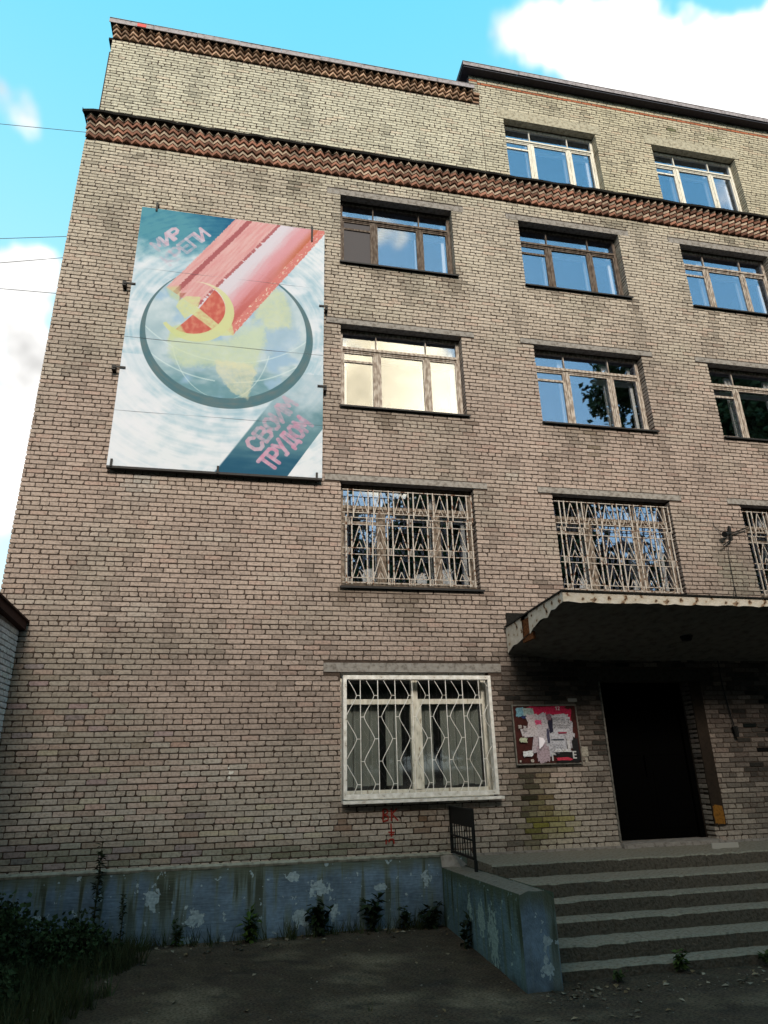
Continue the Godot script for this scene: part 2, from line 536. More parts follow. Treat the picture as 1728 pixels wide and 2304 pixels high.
	for i in 7:
		var p = ps[i]
		var pw: float = p[1] - p[0] + 0.012
		var ph: float = p[3] - p[2] + 0.012
		var st := new_st()
		box(st, Vector3(-pw / 2, -ph / 2, -0.002), Vector3(pw / 2, ph / 2, 0.002))
		var tilt := Basis.from_euler(Vector3(rng.randf_range(-0.006, 0.006), rng.randf_range(-0.009, 0.009), 0))
		put("pane", st.commit(), pane_mats.get(i, M.glass), win, Transform3D(tilt, Vector3((p[0] + p[1]) / 2, (p[2] + p[3]) / 2, pz)))
	return win

func wall_window(b: Node, c: Array, r: Array, wood: Material, panes := {}, label := "") -> void:
	window(b, c[0], r[0], c[1], r[1], 0.0, wood, panes, label)

func old_grille(building: Node, x0: float, y0: float, x1: float, y1: float, z: float, skew: float) -> void:
	# welded bars: pairs of uprights, rails, and tall and small angles between them
	var g := node("security_grille", building, Vector3(x0, y0, z))
	var w := x1 - x0
	var h := y1 - y0
	var per := 0.352 * w / 2.35
	var rails := [0.035, 0.115, 0.515, 0.625, 1.04, 1.165]
	for ry in rails:
		var st := new_st()
		var thick: float = 0.020 if ry > 1.1 else 0.013
		bar(st, Vector3(0.02, ry + rng.randf_range(-0.006, 0.006), 0), Vector3(w - 0.02, ry + rng.randf_range(-0.006, 0.006) + skew, 0), 0.012, thick)
		put("rail", st.commit(), M.bar_paint, g)
	var st0 := new_st()
	bar(st0, Vector3(0.02, 1.25, 0), Vector3(w - 0.02, 1.25 + skew, 0), 0.012, 0.012)
	bar(st0, Vector3(0.02, h - 0.07, -0.004), Vector3(w - 0.02, h - 0.07, -0.004), 0.012, 0.012)
	put("rail", st0.commit(), M.bar_paint, g)
	for k in 7:
		var bx := 0.085 + k * per
		for dx in [0.0, 0.09]:
			if bx + dx > w - 0.03:
				continue
			var st := new_st()
			var j := rng.randf_range(-0.006, 0.006)
			bar(st, Vector3(bx + dx, 0.01, 0.012), Vector3(bx + dx + j, 1.175, 0.012), 0.020, 0.020)
			bar(st, Vector3(bx + dx + 0.03 + j, 1.165, 0.008), Vector3(bx + dx + 0.03, h - 0.065, 0.008), 0.020, 0.020)
			put("upright", st.commit(), M.bar_paint, g)
		var ss := new_st()       # the short struts inside a pair
		for seg in [[0.01, 0.115], [0.515, 0.625], [1.04, 1.165]]:
			for dx in [0.032, 0.06]:
				if bx + dx < w - 0.03:
					bar(ss, Vector3(bx + dx, seg[0], 0.005), Vector3(bx + dx, seg[1], 0.005), 0.010, 0.010)
		if bx + 0.09 < w - 0.03:
			put("strut", ss.commit(), M.bar_paint, g)
		var cx := bx + 0.09 + (per - 0.09) / 2
		var hw := (per - 0.09) / 2 - 0.012
		if cx + hw > w:
			continue
		for row in [[0.115, 0.515], [0.625, 1.04], [1.25, h - 0.075]]:
			var st := new_st()
			var ox: float = 0.03 if row[0] > 1.2 else 0.0
			var top: float = row[1] - 0.02
			bar(st, Vector3(cx - hw + ox, row[0], 0.004), Vector3(cx + ox, top, 0.004), 0.013, 0.013)
			bar(st, Vector3(cx + hw + ox, row[0], 0.004), Vector3(cx + ox, top, 0.004), 0.013, 0.013)
			bar(st, Vector3(cx - hw * 0.42 + ox, row[0], 0.004), Vector3(cx + ox, row[0] + 0.12, 0.004), 0.011, 0.011)
			bar(st, Vector3(cx + hw * 0.42 + ox, row[0], 0.004), Vector3(cx + ox, row[0] + 0.12, 0.004), 0.011, 0.011)
			put("chevron", st.commit(), M.bar_paint, g)

func white_grille(building: Node) -> void:
	var g := node("security_grille", building, Vector3(1.508, 1.705, 0.0))
	g.set_meta("label", "white painted grille box with wavy bars")
	var w := 2.335
	var h := 1.725
	var st := new_st()
	for q in [[0.0, 0.0, 0.05, h], [w - 0.05, 0.0, w, h], [0.05, 0.0, w - 0.05, 0.06], [0.05, h - 0.06, w - 0.05, h]]:
		box(st, Vector3(q[0], q[1], -0.02), Vector3(q[2], q[3], 0.11))
	put("frame", st.commit(), M.white_metal, g)
	st = new_st()
	box(st, Vector3(-0.012, -0.062, -0.03), Vector3(w + 0.06, -0.022, 0.15))
	put("sill", st.commit(), M.white_metal, g)
	var n := 8
	var per := (w - 0.1) / 8.35
	for k in n:
		var x := 0.05 + per * (k + 0.78)
		st = new_st()
		bar(st, Vector3(x, 0.06, 0.09), Vector3(x, h - 0.06, 0.09), 0.011, 0.011)
		put("upright", st.commit(), M.white_metal, g)
	for k in n + 1:
		st = new_st()
		var xr := 0.05 + per * (k + 0.78)     # the wave touches near this upright on its right swing
		var pts := []
		for i in 61:
			var y := 0.06 + (h - 0.12) * i / 60.0
			var ph := fposmod((y - 0.19) / 0.62, 1.0)
			var tri_ := absf(ph - 0.5) * 2.0
			var s := sm(0.08, 0.92, tri_)
			s = lerpf(s, tri_, 0.75)
			var x := xr - 0.055 - (1.0 - s) * per * 0.60
			if x > 0.052 and x < w - 0.052:
				pts.append(Vector3(x, y, 0.082))
			elif pts.size() > 1:
				tube(st, pts, 0.0058, 5)
				pts = []
			else:
				pts = []
		if pts.size() > 1:
			tube(st, pts, 0.0058, 5)
		put("wavy_bar", st.commit(), M.white_metal, g)
		st = new_st()
		var any := false
		for q in [0.19, 0.81, 1.43]:
			if k < n:
				bar(st, Vector3(xr - 0.055, q, 0.086), Vector3(xr, q, 0.086), 0.008, 0.008)
				any = true
			var q2: float = q + 0.31
			if k > 0 and q2 < h - 0.1:
				bar(st, Vector3(xr - per, q2, 0.086), Vector3(xr - 0.055 - per * 0.60, q2, 0.086), 0.008, 0.008)
				any = true
		if any:
			put("tie", st.commit(), M.white_metal, g)

# ---------------------------------------------------------------- painted board
const GLYPH := {
	"М": [[0, 0, 0, 1], [0, 1, .5, .35], [.5, .35, 1, 1], [1, 1, 1, 0]],
	"И": [[0, 1, 0, 0], [0, 0, 1, 1], [1, 1, 1, 0]],
	"Р": [[0, 0, 0, 1], [0, 1, .7, 1], [.7, 1, 1, .86], [1, .86, 1, .6], [1, .6, .7, .45], [.7, .45, 0, .45]],
	"К": [[0, 0, 0, 1], [1, 1, .05, .5], [.05, .5, 1, 0]],
	"Е": [[1, 0, 0, 0], [0, 0, 0, 1], [0, 1, 1, 1], [0, .5, .8, .5]],
	"П": [[0, 0, 0, 1], [0, 1, 1, 1], [1, 1, 1, 0]],
	"С": [[.95, .8, .7, .98], [.7, .98, .35, .98], [.35, .98, .05, .72], [.05, .72, .05, .28], [.05, .28, .35, .02], [.35, .02, .7, .02], [.7, .02, .95, .2]],
	"В": [[0, 0, 0, 1], [0, 1, .7, 1], [.7, 1, .92, .86], [.92, .86, .92, .66], [.92, .66, .7, .53], [.7, .53, 0, .53], [.7, .53, 1, .38], [1, .38, 1, .15], [1, .15, .75, 0], [.75, 0, 0, 0]],
	"О": [[.35, .98, .05, .72], [.05, .72, .05, .28], [.05, .28, .35, .02], [.35, .02, .65, .02], [.65, .02, .95, .28], [.95, .28, .95, .72], [.95, .72, .65, .98], [.65, .98, .35, .98]],
	"Т": [[0, 1, 1, 1], [.5, 1, .5, 0]],
	"У": [[0, 1, .5, .45], [1, 1, .5, .45], [.5, .45, .25, 0], [.25, 0, .02, 0]],
	"Д": [[0, -.15, 0, 0], [0, 0, 1, 0], [1, 0, 1, -.15], [.15, 0, .35, 1], [.35, 1, .85, 1], [.85, 1, .85, 0]],
}
const BW := 3.40
const BH := 5.30

func seg_d(p: Vector2, a: Vector2, b: Vector2) -> float:
	var t := clampf((p - a).dot(b - a) / maxf((b - a).length_squared(), 1e-9), 0, 1)
	return p.distance_to(a + (b - a) * t)

func over(im: Image, x: int, y: int, c: Color, a: float) -> void:
	if a > 0.003:
		im.set_pixel(x, y, im.get_pixel(x, y).lerp(c, minf(a, 1.0)))

func poly_fill(im: Image, ppm: float, uvs: Array, c: Color, alpha: float, soft: float, rough := 0.0) -> void:
	var pts := PackedVector2Array()
	var lo := Vector2(1e9, 1e9)
	var hi := -lo
	for q in uvs:
		var p := Vector2(q[0] * BW, q[1] * BH)
		pts.append(p)
		lo = lo.min(p)
		hi = hi.max(p)
	for y in range(maxi(0, int((lo.y - soft) * ppm)), mini(im.get_height(), int((hi.y + soft) * ppm) + 1)):
		for x in range(maxi(0, int((lo.x - soft) * ppm)), mini(im.get_width(), int((hi.x + soft) * ppm) + 1)):
			var p := Vector2((x + 0.5) / ppm, (y + 0.5) / ppm)
			if rough > 0:
				p += Vector2(nz2.get_noise_2d(p.x * 12, p.y * 12), nz2.get_noise_2d(p.x * 12 + 70, p.y * 12)) * rough
			var inside := Geometry2D.is_point_in_polygon(p, pts)
			var a := alpha if inside else 0.0
			if soft > 0.0:
				var dd := 1e9
				for i in pts.size():
					dd = minf(dd, seg_d(p, pts[i], pts[(i + 1) % pts.size()]))
				a = alpha * clampf(0.5 + (dd if inside else -dd) / (2 * soft), 0, 1)
			over(im, x, y, c, a * (0.85 + 0.3 * nz2.get_noise_2d(p.x * 9, p.y * 9)))

func words(im: Image, ppm: float, text: String, a_uv: Vector2, b_uv: Vector2, up_m: Vector2, c1: Color, c2: Color, thick: float, fades: Array) -> void:
	var a := Vector2(a_uv.x * BW, a_uv.y * BH)
	var b := Vector2(b_uv.x * BW, b_uv.y * BH)
	var adv := (b - a) / text.length()
	for i in text.length():
		var o := a + adv * (i + 0.10)
		var ex := adv * 0.78
		var fade: float = fades[i]
		for s in GLYPH[text[i]]:
			var p0 := o + ex * float(s[0]) + up_m * float(s[1])
			var p1 := o + ex * float(s[2]) + up_m * float(s[3])
			var lo := p0.min(p1) - Vector2.ONE * thick
			var hi := p0.max(p1) + Vector2.ONE * thick
			for y in range(maxi(0, int(lo.y * ppm)), mini(im.get_height(), int(hi.y * ppm) + 1)):
				for x in range(maxi(0, int(lo.x * ppm)), mini(im.get_width(), int(hi.x * ppm) + 1)):
					var p := Vector2((x + 0.5) / ppm, (y + 0.5) / ppm)
					var d := seg_d(p, p0, p1)
					var al := clampf((thick * 0.5 - d) * ppm * 0.8 + 0.5, 0, 1)
					over(im, x, y, c1.lerp(c2, sm(0.0, 1.0, 0.5 + nz2.get_noise_2d(p.x * 6, p.y * 6))), al * clampf(fade + 0.35 * nz2.get_noise_2d(p.x * 10, p.y * 10), 0, 1))

func paint_board() -> ImageTexture:
	var W := 560
	var H := int(560 * BH / BW)
	var ppm := W / BW
	var im := Image.create(W, H, false, Image.FORMAT_RGB8)
	var gi := Vector2(1.70, 2.53)
	var go := Vector2(1.72, 2.63)
	for y in H:
		for x in W:
			var p := Vector2((x + 0.5) / ppm, (y + 0.5) / ppm)
			var q := p - gi
			var r := q.length()
			var th := atan2(q.y, q.x)
			# swirling brush strokes round the globe
			var st := nz2.get_noise_2d(r * 9.0, th * 1.6) * 0.7 + nz.get_noise_2d(p.x * 3.0, p.y * 3.0) * 0.6
			var far := sm(2.7, 1.35, r)
			var c := Color(0.90, 0.915, 0.95).lerp(Color(0.62, 0.75, 0.83), clampf(0.10 + far * 0.46 + st * 0.6, 0, 0.85))
			c = c.lerp(Color(0.93, 0.93, 0.97), sm(0.2, 0.75, nz.get_noise_2d(p.x * 1.3 + 9, p.y * 2.0) + 0.25) * 0.7)
			if p.x < 0.75 and p.y > 3.2:
				c = c.lerp(Color(0.93, 0.93, 0.97), 0.55 * sm(0.75, 0.2, p.x) )
			# teal corner behind the first words
			var s := p.dot(Vector2(0.845, 0.534))
			if s < 1.48:
				var k := sm(1.30, 0.62, p.y + 0.25 * nz.get_noise_2d(p.x * 2.4, p.y * 2.4))
				var teal := Color(0.33, 0.58, 0.66).lerp(Color(0.12, 0.37, 0.53), clampf(sm(0.5, 1.6, p.x - p.y * 0.6) + 0.5 * st, 0, 1))
				c = c.lerp(teal, k * 0.95)
			# globe
			var dr := (p - go).length()
			if dr < 1.49:
				var ring := Color(0.42, 0.49, 0.51).lerp(Color(0.33, 0.47, 0.52), clampf(0.5 + st, 0, 1))
				c = c.lerp(ring, clampf((1.49 - dr) * ppm, 0, 1))
			if r < 1.39:
				var g := Color(0.66, 0.75, 0.80).lerp(Color(0.80, 0.85, 0.89), clampf(0.5 + 1.0 * nz.get_noise_2d(p.x * 1.8, p.y * 1.5 + 5), 0, 1))
				g = g.lerp(Color(0.40, 0.57, 0.62), sm(0.55, 1.32, q.y + 0.25 * nz2.get_noise_2d(p.x * 2.2, p.y * 5)) * 0.85)
				g = g.lerp(Color(0.62, 0.74, 0.86), sm(0.1, 0.5, nz.get_noise_2d(p.x * 1.2 + 30, p.y * 1.2)) * 0.8)
				for e in [0.62, 1.02]:
					var ar := absf((Vector2(q.x, q.y + 1.9 - e)).length() - 1.95)
					if ar < 0.012 and absf(q.x) > 0.15:
						g = g.lerp(Color(0.86, 0.92, 0.93), 0.55)
				for e in [-0.95, 0.78]:
					var vx := absf(q.x - e * sqrt(maxf(0, 1.0 - q.y * q.y / 2.0)))
					if vx < 0.011 and q.y > 0.45:
						g = g.lerp(Color(0.86, 0.92, 0.93), 0.5)
				c = c.lerp(g, clampf((1.39 - r) * ppm, 0, 1))
			im.set_pixel(x, y, Color(clampf(c.r, 0, 1), clampf(c.g, 0, 1), clampf(c.b, 0, 1)))
	# land on the globe
	poly_fill(im, ppm, [[.212, .535], [.30, .52], [.50, .52], [.68, .45], [.70, .52], [.672, .56], [.65, .63], [.463, .62], [.29, .636], [.227, .60]], Color(0.80, 0.84, 0.70), 0.72, 0.05, 0.05)
	poly_fill(im, ppm, [[.45, .60], [.62, .60], [.66, .63], [.64, .67], [.622, .738], [.54, .715], [.459, .647]], Color(0.87, 0.85, 0.74), 0.75, 0.02, 0.03)
	poly_fill(im, ppm, [[.733, .281], [.78, .30], [.82, .37], [.825, .45], [.78, .44], [.72, .47], [.66, .42], [.62, .44], [.65, .36]], Color(0.83, 0.85, 0.70), 0.75, 0.04, 0.04)
	poly_fill(im, ppm, [[.55, .46], [.69, .44], [.70, .52], [.60, .56], [.52, .53]], Color(0.80, 0.85, 0.76), 0.6, 0.06, 0.05)
	poly_fill(im, ppm, [[.70, .46], [.86, .44], [.88, .50], [.76, .56], [.69, .53]], Color(0.64, 0.75, 0.87), 0.6, 0.06, 0.06)
	# band at the lower right
	for y in range(int(3.3 * ppm), H):
		for x in range(int(1.4 * ppm), W):
			var p := Vector2((x + 0.5) / ppm, (y + 0.5) / ppm)
			if (p - go).length() < 1.49:
				continue
			var e1 := Vector2(0.657 - 0.481, 0.818 - 1.0)
			e1 = Vector2(e1.x * BW, e1.y * BH).normalized()
			var nn := Vector2(-e1.y, e1.x)
			var s0 := (p - Vector2(0.481 * BW, BH)).dot(nn)
			if s0 > 0.0 and (p - Vector2(0.822 * BW, BH)).dot(nn) < 0.02:
				var k := sm(3.55, 4.5, p.y + 0.35 * nz.get_noise_2d(p.x * 2, p.y * 2))
				var c := Color(0.66, 0.75, 0.81).lerp(Color(0.40, 0.55, 0.60), k).lerp(Color(0.18, 0.36, 0.47), sm(4.55, 5.25, p.y + 0.25 * nz2.get_noise_2d(p.x * 1.2, p.y * 4)))
				over(im, x, y, c, (0.55 + 0.45 * k) * clampf(s0 * 40, 0, 1))
	# tube of rockets and hammer-and-sickle face
	for y in range(0, int(2.75 * ppm)):
		for x in range(int(0.5 * ppm), W):
			var p := Vector2((x + 0.5) / ppm, (y + 0.5) / ppm)
			var wob := 0.018 * nz2.get_noise_2d(p.x * 20, p.y * 20)
			var s := p.dot(Vector2(0.845, 0.534)) + wob
			var tt := p.dot(Vector2(-0.534, 0.845))
			if s < 1.433 or s > 2.92:
				continue
			var t_end := lerpf(1.17, 1.22, (s - 1.433) / 1.49) if s < 2.5 else lerpf(1.20, 1.27, (s - 2.5) / 0.4)
			if tt > t_end:
				continue
			var st := nz2.get_noise_2d(s * 14, tt * 1.5)
			var d1 := lerpf(1.66, 1.62, sm(-1.0, 1.2, tt))
			var d2 := lerpf(2.13, 2.08, sm(-1.0, 1.2, tt))
			var c := Color(0.89, 0.70, 0.70).lerp(Color(0.86, 0.60, 0.61), clampf(0.4 + st, 0, 1))
			if s > d2:
				c = Color(0.87, 0.83, 0.88).lerp(Color(0.87, 0.62, 0.66), sm(2.28, 2.55, s + 0.05 * st))
				c = c.lerp(Color(0.78, 0.42, 0.41), sm(2.52, 2.74, s + 0.06 * st) * sm(-1.5, 0.9, tt))
				c = c.lerp(Color(0.76, 0.42, 0.30), sm(2.60, 2.80, s) * sm(0.2, -1.2, tt))
				if s > 2.78:
					c = Color(0.84, 0.50, 0.48).lerp(Color(0.93, 0.80, 0.74), sm(0.25, 0.5, nz2.get_noise_2d(s * 26, tt * 9)))
			if absf(s - d1) < 0.045:
				c = Color(0.68, 0.38, 0.40)
			if absf(s - d2) < 0.028 and nz2.get_noise_2d(tt * 7, 3.0) > -0.28:
				c = Color(0.70, 0.42, 0.44)
			over(im, x, y, c, 0.96)
	var yel := Color(0.83, 0.84, 0.64)
	poly_fill(im, ppm, [[.172, .332], [.24, .32], [.25, .385], [.20, .37]], Color(0.80, 0.83, 0.62), 0.7, 0.03)
	var ca := Vector2(1.15, 2.2)
	var cb := Vector2(1.07, 2.14)
	for y in range(int(1.5 * ppm), int(2.9 * ppm)):
		for x in range(int(0.45 * ppm), int(1.9 * ppm)):
			var p := Vector2((x + 0.5) / ppm, (y + 0.5) / ppm)
			var da := (p - ca).length()
			var db := (p - cb).length()
			var an := rad_to_deg(atan2(p.y - ca.y, p.x - ca.x))
			if db < 0.56 and (an > -62 and an < 128) and p.x + p.y * 0.2 > 0.95:
				over(im, x, y, Color(0.78, 0.38, 0.34).lerp(Color(0.86, 0.55, 0.47), clampf(0.2 + 1.0 * nz2.get_noise_2d(p.x * 7, p.y * 5), 0, 1)), 0.95)
			if da < 0.64 and db > lerpf(0.575, 0.545, sm(-60, 60, an)) and an > -110 and an < 150:
				over(im, x, y, yel.lerp(Color(0.91, 0.84, 0.76), sm(-30, -95, an)), 0.93)
	poly_fill(im, ppm, [[.45, .46], [.50, .40], [.535, .497], [.47, .505]], yel, 0.95, 0.01)
	poly_fill(im, ppm, [[.243, .381], [.278, .359], [.350, .356], [.340, .409], [.281, .450], [.231, .406]], yel, 0.97, 0.01)
	poly_fill(im, ppm, [[.309, .427], [.345, .402], [.480, .476], [.440, .490]], yel, 0.97, 0.01)
	poly_fill(im, ppm, [[.243, .35], [.275, .345], [.245, .38]], Color(0.66, 0.40, 0.36), 0.8, 0.01)
	poly_fill(im, ppm, [[.216, .49], [.26, .475], [.30, .515], [.26, .53], [.21, .545]], Color(0.80, 0.83, 0.60), 0.8, 0.02)
	# lettering, worn in places
	var pk := Color(0.80, 0.68, 0.75)
	var pk2 := Color(0.82, 0.77, 0.84)
	words(im, ppm, "МИР", Vector2(.110, .185), Vector2(.228, .097), Vector2(-.150, -.135), pk, pk2, 0.062, [0.5, 0.9, 1.0])
	words(im, ppm, "КРЕПИ", Vector2(.176, .243), Vector2(.372, .086), Vector2(-.180, -.145), pk, pk2, 0.058, [0.30, 0.36, 0.52, 0.68, 0.95])
	words(im, ppm, "СВОИМ", Vector2(.682, .925), Vector2(.872, .738), Vector2(-.228, -.135), Color(0.79, 0.64, 0.72), Color(0.76, 0.70, 0.77), 0.068, [0.95, 0.62, 0.52, 0.55, 0.6])
	words(im, ppm, "ТРУДОМ", Vector2(.752, .987), Vector2(.950, .811), Vector2(-.232, -.160), Color(0.80, 0.57, 0.68), Color(0.80, 0.66, 0.75), 0.068, [1.0, 0.95, 0.85, 0.8, 0.55, 0.6])
	return ImageTexture.create_from_image(im)

func make_board() -> void:
	var t := thing("propaganda_board", "large painted board with a globe and a hammer and sickle on the brick wall", "painted board", Vector3(-2.240, 6.655, 0.0))
	var tex := paint_board()
	var m := StandardMaterial3D.new()
	m.albedo_texture = tex
	m.albedo_color = Color(0.80, 0.81, 0.815)
	m.roughness = 0.85
	m.metallic_specular = 0.15
	m.heightmap_enabled = true
	m.heightmap_texture = noise_tex(0.03, [], 512, 4, 31)
	m.heightmap_scale = 0.12
	var cuts := [0.0, 0.265, 0.543, 0.812, 1.0]       # seams between the four sheets
	for i in 4:
		var st := new_st()
		var y1: float = BH * (1.0 - cuts[i]) - (0.0025 if i > 0 else 0.0)
		var y0: float = BH * (1.0 - cuts[i + 1]) + (0.0025 if i < 3 else 0.0)
		var nx := 10
		var zc := [0.098, 0.101, 0.0985, 0.100]
		for k in nx:
			var xa := BW * k / nx
			var xb := BW * (k + 1) / nx
			var za: float = zc[i] + 0.004 * sin(k * 1.3 + i)
			var zb: float = zc[i] + 0.004 * sin((k + 1) * 1.3 + i)
			quv(st, Vector3(xa, y0, za), Vector3(xb, y0, zb), Vector3(xb, y1, zb), Vector3(xa, y1, za), Vector2(xa / BW, 1 - y0 / BH), Vector2(xb / BW, 1 - y0 / BH), Vector2(xb / BW, 1 - y1 / BH), Vector2(xa / BW, 1 - y1 / BH))
			quv(st, Vector3(xb, y0, zb - .006), Vector3(xa, y0, za - .006), Vector3(xa, y1, za - .006), Vector3(xb, y1, zb - .006), Vector2(.02, .9), Vector2(.02, .9), Vector2(.02, .92), Vector2(.02, .92))
		for e in [[y0, -1], [y1, 1]]:
			quv(st, Vector3(0, e[0], zc[i] - .006), Vector3(BW, e[0], zc[i] - .006), Vector3(BW, e[0], zc[i]), Vector3(0, e[0], zc[i]), Vector2(.02, .9), Vector2(.02, .9), Vector2(.02, .92), Vector2(.02, .92))
		put("painted_sheet", st.commit(), m, t)
	var st2 := new_st()
	for q in [[0.01, 0.0, 0.05, BH - .02], [BW - .05, 0.0, BW - .01, BH - .02], [0.05, 0.0, BW - .05, 0.04], [0.05, BH - .06, BW - .05, BH - .02], [1.68, 0.04, 1.72, BH - .06]]:
		box(st2, Vector3(q[0], q[1], 0.03), Vector3(q[2], q[3], 0.085))
	put("back_frame", st2.commit(), M.dark_metal, t)
	var st3 := new_st()
	box(st3, Vector3(0.0, -0.035, 0.03), Vector3(BW, 0.002, 0.108))
	put("shadow_strip", st3.commit(), M.dark_metal, t)  # dark strip standing in for the shadow gap below the board
	for c in [[.077, 1.006, 0], [.928, .992, 0], [-.006, .665, 1], [.0, .34, 1], [1.003, .66, 2], [1.0, .335, 2], [.02, .012, 3], [.5, .010, 3], [.973, .008, 3]]:
		var st := new_st()
		var p := Vector3(c[0] * BW, c[1] * BH, 0.0)
		if c[2] == 0:
			var drop := 0.26 if c[0] > 0.5 else 0.10
			box(st, p + Vector3(-.018, -drop, .108), p + Vector3(.018, .10, .122))
			box(st, p + Vector3(-.018, .06, 0.0), p + Vector3(.018, .10, .108))
		elif c[2] == 1:
			box(st, p + Vector3(-.11, -.016, .110), p + Vector3(.09, .016, .124))
			box(st, p + Vector3(-.13, -.045, 0.0), p + Vector3(-.07, .045, .112))
		elif c[2] == 2:
			box(st, p + Vector3(-.10, -.016, .110), p + Vector3(.06, .016, .124))
			box(st, p + Vector3(.02, -.07, 0.0), p + Vector3(.065, .03, .112))
		else:
			box(st, p + Vector3(-.018, -.08, .110), p + Vector3(.018, .05, .124))
			box(st, p + Vector3(-.018, -.09, 0.0), p + Vector3(.018, -.05, .112))
		put("clamp", st.commit(), M.dark_metal, t)

# ---------------------------------------------------------------- plants
func leaf_clump(size: float, n: int, seed_: int) -> ArrayMesh:
	var r := RandomNumberGenerator.new()
	r.seed = seed_
	var st := new_st()
	for i in n:
		var c := Vector3(r.randf_range(-1, 1), r.randf_range(-1, 1), r.randf_range(-1, 1)) * size
		var b := Basis.from_euler(Vector3(r.randf_range(-1.2, 1.2), r.randf_range(0, TAU), r.randf_range(-0.6, 0.6)))
		var l := size * r.randf_range(0.45, 0.8)
		var w := l * 0.42
		var p := [Vector3(0, 0, 0), Vector3(w, 0.12 * l, l * 0.5), Vector3(0, -0.1 * l, l), Vector3(-w, 0.12 * l, l * 0.5)]
		for k in 4:
			p[k] = c + b * p[k]
		tri(st, p[0], p[1], p[2])
		tri(st, p[0], p[2], p[3])
	return st.commit()

func tree(label: String, at: Vector3, h: float, rad: float, seed_: int, cat := "tree") -> void:
	var r := RandomNumberGenerator.new()
	r.seed = seed_
	var t := thing("leafy_tree", label, cat, at, "trees across the yard from the building")
	var st := new_st()
	tube(st, [Vector3.ZERO, Vector3(0.15, h * 0.3, 0.05), Vector3(-0.1, h * 0.6, 0.1), Vector3(0.05, h * 0.9, 0)], 0.28, 8, 0.05)
	for k in 6:
		var a := r.randf() * TAU
		var y := h * r.randf_range(0.25, 0.7)
		tube(st, [Vector3(0, y, 0), Vector3(cos(a) * rad * 0.5, y + h * 0.10, sin(a) * rad * 0.5), Vector3(cos(a) * rad * 0.85, y + h * 0.17, sin(a) * rad * 0.85)], 0.09, 5, 0.02)
	put("trunk", st.commit(), M.bark, t)
	var mm := MultiMesh.new()
	mm.transform_format = MultiMesh.TRANSFORM_3D
	mm.use_colors = true
	if not cache.has("clump"):
		cache["clump"] = leaf_clump(0.46, 13, 5)
	mm.mesh = cache["clump"]
	var n := int(1300 * rad * h / 40.0)
	mm.instance_count = n
	var lumps := []
	for k in 14:
		var a := r.randf() * TAU
		var y := r.randf_range(0.22, 0.95)
		var rr := rad * 0.75 * sqrt(maxf(0.05, 1.0 - pow((y - 0.45) / 0.6, 2)))
		lumps.append([Vector3(cos(a) * rr, y * h, sin(a) * rr), rad * r.randf_range(0.35, 0.6)])
	for i in n:
		var l = lumps[r.randi() % lumps.size()]
		var d := Vector3(r.randfn(), r.randfn(), r.randfn()).normalized() * float(l[1]) * pow(r.randf(), 0.4)
		var s := r.randf_range(0.7, 1.3)
		mm.set_instance_transform(i, Transform3D(Basis.from_euler(Vector3(r.randf() * 6, r.randf() * 6, r.randf() * 6)).scaled(Vector3.ONE * s), l[0] + d))
		mm.set_instance_color(i, Color(0.045, 0.075, 0.022) * r.randf_range(0.5, 1.4))
	var o := MultiMeshInstance3D.new()
	o.name = "crown"
	o.multimesh = mm
	o.material_override = M.leaf
	t.add_child(o, true)
	stuff(o)

func weed(called: String, label: String, at: Vector3, h: float, spread: float, stems: int, leaf: float, seed_: int, tint: Color, group := "") -> void:
	var r := RandomNumberGenerator.new()
	r.seed = seed_
	var t := thing(called, label, "plant", at, group)
	var st := new_st()
	var lf := new_st()
	for k in stems:
		var a := r.randf() * TAU
		var hh := h * r.randf_range(0.55, 1.0)
		var out := spread * r.randf_range(0.2, 1.0)
		var tip := Vector3(cos(a) * out, hh, absf(sin(a)) * out * 0.7)
		var mid := Vector3(tip.x * 0.35, hh * 0.55, tip.z * 0.35)
		var foot := Vector3(cos(a) * 0.03, 0, absf(sin(a)) * 0.03)
		tube(st, [foot, mid, tip], 0.006 if h < 1 else 0.009, 4, 0.002)
		var n := int(hh / (leaf * 0.32)) + 3
		for i in n:
			var f := r.randf_range(0.12, 1.0)
			var p := foot.lerp(mid, f * 2) if f < 0.5 else mid.lerp(tip, f * 2 - 1)
			var yaw := r.randf() * TAU
			var b := Basis.from_euler(Vector3(r.randf_range(-0.9, 0.5), yaw, r.randf_range(-0.4, 0.4)))
			var l := leaf * r.randf_range(0.6, 1.2)
			var w := l * 0.24
			var q := [p, p + b * Vector3(w, 0.05 * l, l * 0.45), p + b * Vector3(0, -0.14 * l, l), p + b * Vector3(-w, 0.05 * l, l * 0.45)]
			lf.set_color(tint * r.randf_range(0.6, 1.4))
			tri(lf, q[0], q[1], q[2])
			tri(lf, q[0], q[2], q[3])
	put("stem", st.commit(), M.stem, t)
	put("foliage", lf.commit(), M.leaf, t)

